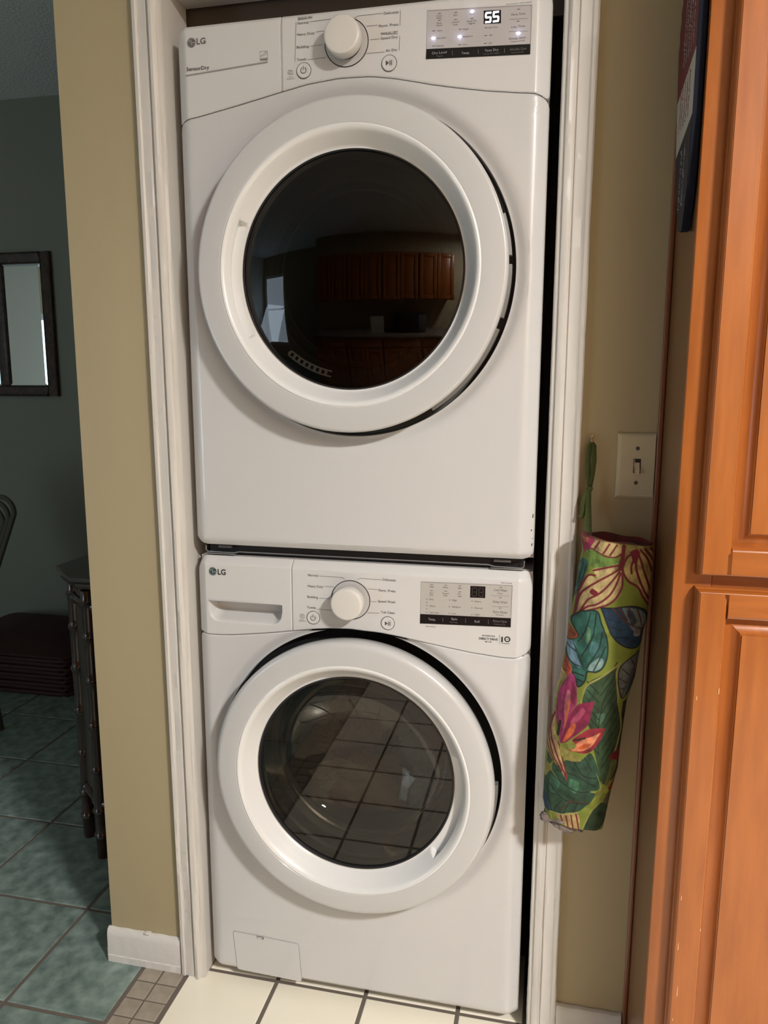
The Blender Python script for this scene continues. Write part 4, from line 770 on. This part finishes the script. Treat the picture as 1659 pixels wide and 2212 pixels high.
# pale nicks along the door edges
nk=[(.9362,.52,.010),(.9368,.43,.016),(.9405,.345,.022),(.9365,.30,.006),(.9372,.86,.008),(.9680,.872,.012),(.9682,.47,.007)]
vs=[];fs=[]
for x,z,h in nk:
    k=len(vs); y=CYF-.0006-.0258
    vs+=[(x+.0036,y,z),(x+.0047,y,z+.2*h),(x+.0044,y,z+h),(x+.0037,y,z+.8*h)]; fs.append((k,k+1,k+2,k+3))
obj('worn_nick', mesh(vs,fs), mat('bare_wood_nick',(.75,.5,.28),.6), dl, smooth=False)

# ------------------------------------------------------------ plaque on the cabinet side
pl=[(-.1729,1.5626),(-.1560,1.5630),(-.1311,1.5707),(-.1006,1.6236),(-.0688,1.6903),(-.047,1.7779),(-.028,1.862),(-.036,1.874),(-.030,1.889),(-.040,1.902),(-.034,1.918),(-.046,1.928),(-.048,1.945),(-.062,1.952),(-.066,1.97),(-.205,1.97),(-.2055,1.72),(-.204,1.69),(-.1982,1.6201)]
sg=thing('wall_plaque','thick wooden plaque with red, white and navy bands hanging on the pantry cabinet side','sign',(.887,-.12,1.75))
so=Vector((.887,-.12,1.75))
def prism_x(poly,x0,x1):
    n=len(poly); vs=[(x0,y,z) for y,z in poly]+[(x1,y,z) for y,z in poly]
    return fixn(mesh(vs,[tuple(range(n)),tuple(range(2*n-1,n-1,-1))]+[(i,(i+1)%n,n+(i+1)%n,n+i) for i in range(n)]))
bo=obj('board', prism_x(pl,.8873,.8985), mat('navy_edge_paint',(.008,.010,.020),.8,spec=.15), sg, loc=-so, smooth=False)
def clip(poly,f):
    o=[];n=len(poly)
    for i in range(n):
        a,b_=poly[i],poly[(i+1)%n]; fa,fb=f(a),f(b_)
        if fa>=0: o.append(a)
        if (fa>=0)!=(fb>=0):
            s=fa/(fa-fb); o.append((a[0]+(b_[0]-a[0])*s,a[1]+(b_[1]-a[1])*s))
    return o
up=lambda p:p[1]-(1.7779+(-.047-p[0])*((1.800-1.7779)/(.190-.047)))   # red / white boundary
lo_=lambda p:p[1]-(1.6903+(-.0688-p[0])*((1.712-1.6903)/(.190-.0688)))
cy_,cz2=-.125,1.78
ins=[(p[0]+(cy_-p[0])*.02,p[1]+(cz2-p[1])*.004) for p in pl]
redp=clip(ins,up); wh=clip(clip(ins,lambda p:-up(p)),lo_); nv=clip(ins,lambda p:-lo_(p))
for nm,poly,mm in (('red_band',redp,mat('red_sign_paint',(.13,.022,.026),.6,spec=.3)),('white_band',wh,mat('white_sign_paint',(.42,.41,.37),.6,spec=.3)),('navy_band',nv,mat('navy_sign_paint',(.016,.018,.030),.6,spec=.25))):
    obj(nm, prism_x(poly,.8868,.8873), mm, sg, loc=-so, smooth=False)
def scribble(y0,y1,z0,z1,nl,m,nm,seed):
    rnd=random.Random(seed); vs=[];fs=[]
    for i in range(nl):
        yy=y0+(y1-y0)*(i+.5)/nl; z=z0
        while z<z1:
            h=rnd.uniform(.003,.010); wd=(y1-y0)/nl*rnd.uniform(.2,.75); u=rnd.uniform(-.004,.004); e=rnd.uniform(.0008,.0025)
            k=len(vs); vs+=[(.8865,yy-wd/2,z),(.8865,yy-wd/2+e*3,z),(.8865,yy+wd/2+u,z+h),(.8865,yy+wd/2-e*3+u,z+h)]; fs.append((k,k+1,k+2,k+3)); z+=h*.5+rnd.uniform(.001,.004)
    obj(nm, mesh(vs,fs), m, sg, loc=-so, smooth=False)
scribble(-.185,-.085,1.815,1.93,5,mat('pale_sign_lettering',(.30,.26,.27),.6),'pale_lettering',2)
scribble(-.175,-.075,1.722,1.785,5,mat('red_sign_lettering',(.28,.12,.11),.6),'red_lettering',3)
scribble(-.170,-.115,1.60,1.685,2,mat('grey_sign_lettering',(.26,.27,.30),.6),'grey_lettering',5)

# ------------------------------------------------------------ light switch, hook
sw=thing('light_switch','ivory wall switch plate with one toggle, beside the pantry cabinet','light switch',(.8612,0,1.1945)); sv=Vector((.8612,0,1.1945))
rows=[]
for i,(u,y) in enumerate([(0,-.0006),(0,-.0022),(.0035,-.0052),(.0065,-.0060)]):
    x0,x1,z0,z1=.8263+u,.8925-.0004-u*.2,1.1364+u,1.2526-u; rows.append([(x0,y,z0),(x1,y,z0),(x1,y,z1),(x0,y,z1)])
obj('plate', fixn(grid(rows,True,True)), M['ivory'], sw, loc=-sv, smooth=False)
obj('toggle_slot', box(.8548,.8675,-.00630,-.0058,1.1818,1.2072), M['dark'], sw, loc=-sv, smooth=False)
b=bmesh.new(); bx(b,.8560,.8663,-.0068,-.0062,1.1828,1.1925,.0002); bx(b,.8560,.8572,-.0068,-.0062,1.183,1.206)
obj('slot_insert', b, M['almond'], sw, loc=-sv, smooth=False)
obj('toggle', fixn(mesh([(.8575,-.006,1.1845),(.8655,-.006,1.1845),(.8655,-.006,1.2010),(.8575,-.006,1.2010),(.8585,-.0165,1.1805),(.8645,-.0165,1.1805),(.8648,-.0150,1.1880),(.8582,-.0150,1.1880)],[(0,1,2,3),(4,5,6,7),(0,1,5,4),(1,2,6,5),(2,3,7,6),(3,0,4,7)])), M['almond'], sw, loc=-sv, smooth=False)
for z in (1.2256,1.1641):
    s_=obj('screw', lathe_y([(.0034,-.0058),(.0034,-.0066),(.0022,-.0072),(.0004,-.0073)],(.8607,z),20,True), mat('dull_screw',(.10,.095,.08),.5,metal=.5), sw, loc=-sv)
hk=thing('wall_hook','small brass screw hook holding the green ribbon, right of the white casing','hook',(.7815,0,1.242)); hv=Vector((.7815,0,1.242))
obj('rosette', lathe_y([(.0032,-.0005),(.0032,-.0018),(.0015,-.0026),(.0003,-.0026)],(.7815,1.2455),16,True), M['brass'], hk, loc=-hv)
obj('hook_wire', tube([(.7815,-.0005,1.2455),(.7815,-.006,1.2450),(.7815,-.010,1.2400),(.7815,-.0125,1.2355),(.7815,-.0165,1.2345),(.7815,-.0195,1.2370),(.7815,-.0195,1.2410)],.0013,8), M['brass'], hk, loc=-hv)

# ------------------------------------------------------------ fabric bag holder
from mathutils import noise as _n
bag=thing('fabric_bag_holder','long tropical leaf and flower print fabric bag tube hanging by a green ribbon','bag',(.7815,-.06,1.15)); bv=Vector((.7815,-.06,1.15))
bt=np.array([r[0] for r in BAG_ROWS]); bxx=np.array([r[1] for r in BAG_ROWS]); bz=np.array([r[2] for r in BAG_ROWS]); ba=np.array([r[3] for r in BAG_ROWS])
def bagpt(t,a,inset=0.0):
    """a=0 faces the viewer side (-y); returns a point on the tube"""
    x=float(np.interp(t,bt,bxx)); z=float(np.interp(t,bt,bz)); w_=float(np.interp(t,bt,ba))-inset
    dep=(.040+.006*math.sin(t*3.1))*(1-.38*max(0,(t-.86)/.14)) - inset*.8
    sx,cy2=math.sin(a),-math.cos(a)
    px=x+w_*sx; py=-.066+dep*cy2; pz=z-.10*w_*sx
    if py<0:
        q=Vector((px*18,t*9,cy2*2)); n1=_n.noise(q)*.0034+_n.noise(q*2.7)*.0014
        py+= n1*(1 if inset==0 else .3)
        # creases running across
        py+= -.0022*math.exp(-((t-.30+.05*sx)/.012)**2)+.0022*math.exp(-((t-.325+.05*sx)/.012)**2)
        py+= .0020*math.exp(-((t-.90-.04*sx)/.012)**2)
    return Vector((px,min(py,-.0215 if px<.765 else -.012),pz))
NA,NT=420,860
rows=[]
for i in range(NT+1):
    t=i/NT; rows.append([bagpt(t,2*math.pi*j/NA)-bv for j in range(NA)])
me=grid(rows,True)
# rolled hem and lining at the mouth, ragged lower hem kept open
S_=np.zeros((NT+1,NA)); T_=np.zeros((NT+1,NA))
for j in range(NA):
    a=2*math.pi*j/NA; s=(math.sin(a)+1)/2; S_[:,j]=s
T_[:]=np.linspace(0,1,NT+1)[:,None]
def lin(c): c=np.array(c)/255.0; return np.where(c<.04045,c/12.92,((c+.055)/1.055)**2.4)
colr=np.zeros((NT+1,NA,3)); colr[:]=lin((122,134,48))
ASP=611/148.0                                   # print units per bag width along the length
def inpoly1(P,dx,dy):
    X,Yv=S_+dx,T_+dy; c=np.zeros(X.shape,bool); n=len(P)
    for i in range(n):
        x0,y0=P[i]; x1,y1=P[(i+1)%n]
        if y0==y1: continue
        m_=((y0>Yv)!=(y1>Yv))&(X<(x1-x0)*(Yv-y0)/(y1-y0)+x0); c^=m_
    return c
def inpoly(P): return sum(inpoly1(P,a*.0018,b_*.0004).astype(float) for a,b_ in ((-1,-1),(1,-1),(-1,1),(1,1),(0,0)))/5
def nearline(P,w_):
    c=np.full(S_.shape,9.0)
    P=smooth_line(P)
    for a,b_ in zip(P[:-1],P[1:]):
        ax,ay=a[0],a[1]*ASP; dx,dy=b_[0]-ax,b_[1]*ASP-ay; L=dx*dx+dy*dy
        if L==0: continue
        u=np.clip(((S_-ax)*dx+(T_*ASP-ay)*dy)/L,0,1); d=(S_-ax-u*dx)**2+(T_*ASP-ay-u*dy)**2; c=np.minimum(c,d)
    return np.clip((w_*1.25-np.sqrt(c))/.008+.5,0,1)
def smooth_line(P,n=5):
    if len(P)<3: return P
    o=[]; Q=[P[0]]+list(P)+[P[-1]]
    for i in range(1,len(Q)-2):
        p0,p1,p2,p3=[np.array(q) for q in Q[i-1:i+3]]
        for k in range(n):
            s=k/n; o.append(tuple(.5*((2*p1)+(-p0+p2)*s+(2*p0-5*p1+4*p2-p3)*s*s+(-p0+3*p1-3*p2+p3)*s**3)))
    o.append(tuple(P[-1])); return o
var=np.zeros((NT+1,NA))
for i in range(0,NT+1):
    for j in range(0,NA): var[i,j]=_n.noise(Vector((S_[i,j]*9,T_[i,j]*34,1.5)))+.6*_n.noise(Vector((S_[i,j]*30,T_[i,j]*80,7.5)))
for k,c,w_,P in BAG_PRINT:
    msk=inpoly(smooth_line(list(P)+[P[0]])[:-1]) if k=='p' else nearline(P,w_)
    cc=lin(c); f=1+(.55*var if k=='p' else .2*var)
    mk=msk.astype(float)[...,None]; colr=colr*(1-mk)+cc*np.clip(f,.45,1.8)[...,None]*mk
ca=me.color_attributes.new('print','FLOAT_COLOR','POINT')
flat=np.ones((NT+1,NA,4)); flat[...,:3]=np.clip(colr*.88,0,1); ca.data.foreach_set('color',flat.reshape(-1))
pm=mat('tropical_print_cloth',(1,1,1),.75,bump=.15,bscale=500); at=pm.node_tree.nodes.new('ShaderNodeAttribute'); at.attribute_name='print'; pm.node_tree.links.new(at.outputs['Color'],pm.node_tree.nodes['Principled BSDF'].inputs['Base Color'])
obj('tube_body', me, pm, bag)
rows=[]
for dz,ins in ((0,0),(.0022,.001),(.0022,.0035),(-.001,.0045),(-.030,.006),(-.07,.010)):
    rows.append([bagpt(0,2*math.pi*j/120,ins)+Vector((0,0,dz+.0015*math.sin(6*math.pi*j/60)*(1 if dz>0 else 0)))-bv for j in range(120)])
obj('lining', grid(rows,True), mat('dark_red_lining',(.17,.02,.022),.8,noise=(.05,.03,.03),nscale=40), bag)
def ribbon(pts,wd,th=.0012,nm='strap'):
    rows=[]; P=[Vector(p) for p in pts]
    for i,p in enumerate(P):
        t=(P[min(i+1,len(P)-1)]-P[max(i-1,0)]).normalized(); w_=wd[i] if isinstance(wd,list) else wd
        s=t.cross(Vector((.25,-1,0))).normalized(); n=s.cross(t).normalized()
        rows.append([p+s*w_/2+n*th/2,p+s*w_*.15+n*th*1.4,p-s*w_*.2+n*th*.9,p-s*w_/2+n*th/2,p-s*w_/2-n*th/2,p+s*w_/2-n*th/2])
    return fixn(grid(rows,True,True))
B_=lambda L:[Vector(p)-bv for p in L]
st=[ribbon(B_([(.7805,-.0160,1.2360),(.7775,-.017,1.2300),(.7762,-.018,1.205),(.7768,-.020,1.180),(.7795,-.022,1.160),(.7800,-.023,1.1535)]),[.004,.008,.0085,.009,.008,.006]),
    ribbon(B_([(.7825,-.0160,1.2360),(.7852,-.019,1.2300),(.7860,-.021,1.205),(.7845,-.022,1.180),(.7822,-.0235,1.162),(.7805,-.024,1.1535)]),[.004,.008,.009,.008,.007,.006]),
    ribbon(B_([(.7800,-.0250,1.1560),(.7795,-.027,1.150),(.7790,-.030,1.128),(.7795,-.036,1.100),(.7800,-.040,1.082),(.782,-.044,1.066)]),[.006,.008,.010,.0125,.013,.013])]
obj('strap', joinm(st), M['ribbon'], bag)
kn=lathe_z([(.0010,.0052),(.0045,.0040),(.0058,.0),(.0048,-.0040),(.0010,-.0052)],(0,0),14,True)
obj('knot', kn, M['ribbon'], bag, loc=Vector((.7802,-.0250,1.1540))-bv)
obj('ribbon_tail', joinm([ribbon(B_([(.7790,-.026,1.1520),(.7750,-.028,1.145),(.7715,-.029,1.125),(.7700,-.028,1.113)]),[.005,.010,.012,.011]),ribbon(B_([(.7725,-.030,1.1200),(.7690,-.031,1.106),(.7660,-.030,1.101)]),[.009,.009,.010])]), M['ribbon'], bag)
# plastic bags stuffed inside, spilling out of both ends
def film(name,label,pts_c,rx,ry,rz,seed,loc):
    b=bmesh.new(); bmesh.ops.create_icosphere(b,subdivisions=4,radius=1)
    for v in b.verts:
        p=v.co.copy(); q=p*2.1+Vector((seed*5.1,seed,seed*2)); f=1+.45*_n.noise(q)+.3*abs(_n.noise(q*2.5))
        v.co=Vector((p.x*rx*f,p.y*ry*f,p.z*rz*f))
    o=obj(name,b,M['bagfilm'],None,loc=loc); o.data.polygons.foreach_set('use_smooth',[False]*len(o.data.polygons)); return tag(o,label,'plastic bag')
film('plastic_bag','crumpled dark grey plastic bag poking out of the bottom of the fabric tube',None,.031,.022,.017,1,(.752,-.062,.534))
film('plastic_bag','grey plastic bag stuffed in the top mouth of the fabric tube',None,.026,.014,.010,3,(.822,-.060,1.052))
o=obj('plastic_bag', ribbon([(.742,-.070,.540),(.757,-.080,.527),(.772,-.078,.520),(.783,-.075,.524),(.792,-.072,.516)],[.020,.022,.018,.014,.010],.004), M['bagfilm']); tag(o,'loose brownish plastic bag corner dangling below the fabric tube, right of the grey bag','plastic bag')

# ------------------------------------------------------------ far room: mirror, chest, chair, basket
mr=thing('wall_mirror','mirror with two tall panes in a mottled bronze frame on the far grey-green wall','mirror',(-1.93,1.899,1.63)); mv=Vector((-1.93,1.899,1.63))
X1,X0,Z0,Z1=-1.652,-2.235,1.289,1.972
def fr(x0,x1,z0,z1,vert):
    # moulded frame member: raised outer bead, sloping to the glass
    rows=[]; L=(z0,z1) if vert else (x0,x1); w_=(x1-x0) if vert else (z1-z0)
    pr=[(0,0),(0,-.022),(.10,-.026),(.18,-.021),(.5,-.0165),(.86,-.014),(.93,-.0175),(1,-.013),(1,0)]
    for e in L:
        rows.append([((x0+w_*u,1.8985+y,e) if vert else (e,1.8985+y,z0+w_*u)) for u,y in pr])
    return fixn(grid(rows,True,True))
def flipx(x0,x1,z0,z1):
    rows=[]; w_=x1-x0
    pr=[(0,0),(0,-.022),(.10,-.026),(.18,-.021),(.5,-.0165),(.86,-.014),(.93,-.0175),(1,-.013),(1,0)]
    for e in (z0,z1): rows.append([(x1-w_*u,1.8985+y,e) for u,y in pr])
    return fixn(grid(rows,True,True))
FW=.057
obj('frame_side', flipx(X1-FW,X1,Z0,Z1), M['mframe'], mr, loc=-mv); obj('frame_side', fr(X0,X0+FW,Z0,Z1,True), M['mframe'], mr, loc=-mv)
obj('frame_bottom', fr(X0+FW,X1-FW,Z0,Z0+.052,False), M['mframe'], mr, loc=-mv)
rows=[]
for e in (X0+FW,X1-FW): rows.append([(e,1.8985+y,Z1-.052*u) for u,y in [(0,0),(0,-.022),(.10,-.026),(.18,-.021),(.5,-.0165),(.86,-.014),(.93,-.0175),(1,-.013),(1,0)]])
obj('frame_top', fixn(grid(rows,True,True)), M['mframe'], mr, loc=-mv)
obj('mullion', box(-1.970,-1.920,1.878,1.898,Z0+.052,Z1-.052,.005), M['mframe'], mr, loc=-mv)
for a,c_ in ((-1.920,X1-FW),(X0+FW,-1.970)):
    rows=[]
    for u,y in ((0,-.009),(.012,-.0115)): rows.append([(a+u,1.8985+y,Z0+.052+u),(c_-u,1.8985+y,Z0+.052+u),(c_-u,1.8985+y,Z1-.052-u),(a+u,1.8985+y,Z1-.052-u)])
    obj('mirror_pane', fixn(grid(rows,True,True)), M['mirror'], mr, loc=-mv, smooth=False)

# faux bamboo chest with clipped corners
ch=thing('bamboo_chest','dark lacquered chest with faux bamboo legs and a clipped corner, behind the tan partition','chest',(-.44,.8,0)); cv=Vector((-.44,.8,0))
def co(name,me,m,par=None,smooth=True): return obj(name,me,m,par or ch,loc=(-cv if par is None else None),smooth=smooth)
def bamboo(p0,p1,r,nodes):
    P0,P1=Vector(p0),Vector(p1); L=(P1-P0).length; pts=[];rad=[]
    ks=sorted([0,1]+[x for n in nodes for x in (n-.012/L,n-.007/L,n-.003/L,n,n+.003/L,n+.007/L,n+.012/L)]+[i/14 for i in range(1,14)])
    ks=[k for k in ks if 0<=k<=1]
    for k in ks:
        d=min([abs(k-n)*L for n in nodes]+[9]); rr=r
        if d<.0085: rr=r*1.22 if .0015<d<.006 else r*1.08
        else: rr=r*(1-.10*min(1,(d-.008)/.05))
        pts.append(P0+(P1-P0)*k); rad.append(rr)
    return tube(pts,rad,16)
legz=[.07,.145,.27,.40,.53,.655,.755]
nd=[z/.79 for z in legz]
LEGS=[(-.503,.345),(-.603,.428),(-.603,1.25),(-.503,1.335),(-.285,.345),(-.285,1.335)]
for x,y in LEGS:
    co('leg', bamboo((x,y,0),(x,y,.79),.0185,nd), M['bamboo'])
for a,c_ in ((0,1),(1,2),(2,3),(4,0),(3,5)):
    (xa,ya),(xb,yb)=LEGS[a],LEGS[c_]
    for z in (.745,.165):
        co('rail', bamboo((xa,ya,z),(xb,yb,z),.0145,[.2,.8]), M['bamboo'])
    d=Vector((xb-xa,yb-ya,0)).normalized(); n=Vector((d.y,-d.x,0))*-.006
    vs=[]
    for z in (.175,.79):
        for s in (1,-1):
            for p in ((xa,ya),(xb,yb)): vs.append((p[0]-n.x*s*.5,p[1]-n.y*s*.5,z))
    co('side_board', fixn(mesh(vs,[(0,1,3,2),(4,6,7,5),(0,4,5,1),(2,3,7,6),(0,2,6,4),(1,5,7,3)])), M['bpanel'], smooth=False)
def top_poly(e): return [(-.262,.332-e),(-.530-e*.4,.332-e),(-.640-e,.425-e*.4),(-.640-e,1.255+e*.4),(-.530-e*.4,1.352+e),(-.262,1.352+e)]
rows=[[(x,y,z) for x,y in top_poly(e)] for e,z in ((-.012,.790),(-.004,.792),(.0,.800),(.0,.808),(.006,.812),(.012,.818),(.012,.828),(.008,.832))]
co('chest_top', fixn(grid(rows,True,True)), M['ctop'])

# rattan chair: bent ribs one inside the other
chair=thing('dining_chair','dark olive chair with nested curved back ribs, before the grey-green far wall','chair',(-1.595,.92,0)); hv2=Vector((-1.595,.92,0))
rm=mat('olive_rattan',(.050,.056,.042),.7)
for k in range(11):
    wdt=.385-k*.0235; top=.932-k*.019; R=.060
    P=[]
    for s in (1,-1):
        arc=[(s*(wdt-R+R*math.sin(a)),top-R+R*math.cos(a)) for a in np.linspace(math.pi/2,0,9)]
        side=[(s*(wdt*.62),.46),(s*(wdt*.80),.66)]
        seg=side+arc
        P += seg if s==1 else seg[::-1]
    pts=[(hv2.x+x,hv2.y+.10*(z-.46),z) for x,z in P]
    obj('back_rib', tube([Vector(p)-hv2 for p in pts],.0098,8), rm, chair)
obj('seat', box(-.25,.25,-.42,.02,.43,.475,.02,3), rm, chair)
for sx in (-1,1):
    obj('leg', tube([(sx*.225,-.39,0),(sx*.225,-.38,.43)],.018,12), rm, chair); obj('leg', tube([(sx*.225,.06,0),(sx*.225,.0,.44)],.018,12), rm, chair)
obj('stretcher', tube([(-.225,-.17,.16),(.225,-.17,.16)],.011,10), rm, chair)

# dark red wicker basket on the floor
bk=thing('wicker_basket','low dark red wicker basket with a peaked lid on the floor behind the chest','basket',(-1.62,1.57,0)); kv=Vector((-1.62,1.57,0))
def loopr(x0,x1,y0,y1,z,r,n=5): return [(p[0],p[1],z) for p in rrect(x0,x1,y0,y1,r,n)]
for k in range(9):
    z=.012+k*.0190; g_=.0012*k
    P=loopr(-.335-g_,.335+g_,-.255-g_,.255+g_,z,.05); P.append(P[0])
    obj('wicker_strand', tube([(x,y,z+.004*math.sin(i*2.1+k*math.pi)) for i,(x,y,_) in enumerate(P)],.0105,6,False), M['basket'], bk)
obj('basket_liner', box(-.325,.325,-.245,.245,.004,.173,.03,2), mat('liner_red_wicker',(.06,.007,.005),.7), bk)  # liner in one even dark red
rows=[loopr(-.35+u,.35-u,-.27+u*.7,.27-u*.7,z,.05*max(.2,1-u*2)) for u,z in ((0,.176),(0,.186),(.08,.204),(.20,.226),(.27,.232))]
obj('lid', fixn(grid(rows,True,True)), M['basket'], bk)

# ------------------------------------------------------------ the kitchen behind the camera, seen in the reflections
def kdoor(par,x0,x1,z0,z1,yf,o):
    d=bpy.data.objects.new('door',None); COL.objects.link(d); d.parent=par
    for a in ((x0,x0+.055,z0,z1),(x1-.055,x1,z0,z1)): obj('stile', box(a[0]-o.x,a[1]-o.x,yf-o.y,yf+.02-o.y,a[2],a[3],.003), M['wood'], d)
    for a in ((x0+.055,x1-.055,z0,z0+.055),(x0+.055,x1-.055,z1-.055,z1)): obj('rail', box(a[0]-o.x,a[1]-o.x,yf-o.y,yf+.019-o.y,a[2],a[3],.003), M['woodh'], d)
    obj('raised_panel', box(x0+.058-o.x,x1-.058-o.x,yf-.0-o.y,yf+.012-o.y,z0+.058,z1-.058,.006), M['wood'], d)
wl=['leftmost honey maple wall cabinet on the wall opposite the laundry closet','second honey maple wall cabinet from the window, opposite the laundry closet','third honey maple wall cabinet from the window, opposite the laundry closet','honey maple wall cabinet nearest the right wall, opposite the laundry closet']
for i in range(4):
    x0=-.95+i*.62; o=Vector((x0+.3,-2.68,0))
    c_=thing('wall_cabinet',wl[i],'cabinet',o,'wall cabinets opposite the closet')
    obj('carcass', box(x0-o.x,x0+.61-o.x,-2.838-o.y,-2.53-o.y,1.42,2.2), M['wood'], c_, smooth=False)
    kdoor(c_,x0+.012,x0+.30,1.44,2.18,-2.528,o); kdoor(c_,x0+.31,x0+.598,1.44,2.18,-2.528,o)
bl_=['leftmost base cabinet under the speckled worktop, opposite the closet','second base cabinet from the window under the speckled worktop','third base cabinet from the window under the speckled worktop','base cabinet nearest the right wall under the speckled worktop']
for i in range(4):
    x0=-.95+i*.62; o=Vector((x0+.3,-2.55,0))
    c_=thing('base_cabinet',bl_[i],'cabinet',o,'base cabinets opposite the closet')
    obj('carcass', box(x0-o.x,x0+.61-o.x,-2.838-o.y,-2.27-o.y,.0,.868), M['wood'], c_, smooth=False)
    kdoor(c_,x0+.012,x0+.30,.10,.70,-2.268,o); kdoor(c_,x0+.31,x0+.598,.10,.70,-2.268,o)
    obj('drawer', box(x0+.012-o.x,x0+.598-o.x,-2.268-o.y,-2.248-o.y,.72,.85,.004), M['woodh'], c_)
wt=obj('worktop', box(-.97,1.56,-2.839,-2.23,.8685,.905,.006,3), M['counter']); tag(wt,'speckled brown worktop along the wall opposite the laundry closet','worktop')
mw=thing('microwave_oven','black countertop microwave oven on the speckled worktop','microwave',(.75,-2.59,.9055))
obj('case', box(-.26,.26,-.18,.18,.006,.29,.01), M['dark'], mw); obj('door', box(-.25,.12,.181,.196,.02,.28,.006), M['blackglass'], mw); obj('control_strip', box(.125,.25,.181,.194,.02,.28,.004), M['darkgrey'], mw)
pp=obj('notice_sheet', box(-.11,.11,-.0006,.0006,0,.28), M['paper'], loc=(.2,-2.46,.9062)); pp.rotation_euler[0]=math.radians(-14); tag(pp,'white paper sheet leaning upright on the worktop by the microwave','paper')
lp=thing('ceiling_lamp','flush round opal ceiling lamp with a brass rim over the kitchen floor','lamp',(LAMP[0],LAMP[1],CE))
obj('rim', lathe_z([(.215,-.001),(.215,-.030),(.200,-.034),(.196,-.030),(.196,-.001)],(0,0),48), M['brass'], lp)
obj('diffuser', lathe_z([(.195,-.028),(.19,-.050),(.16,-.075),(.10,-.092),(.01,-.098)],(0,0),48,True), M['shade'], lp)

# lettering, print and other marks too small to pick apart stay joined
for o in bpy.data.objects:
    n=o.name.split('.')[0]
    if o.parent and (n.endswith('lettering') or n in ('motor_badge','lit_digits','unlit_segments','diagnosis_icon','button_symbol','energy_label','emblem_face','worn_nick','lint_grille','display_rim','seam_backing')): o['kind']='stuff'
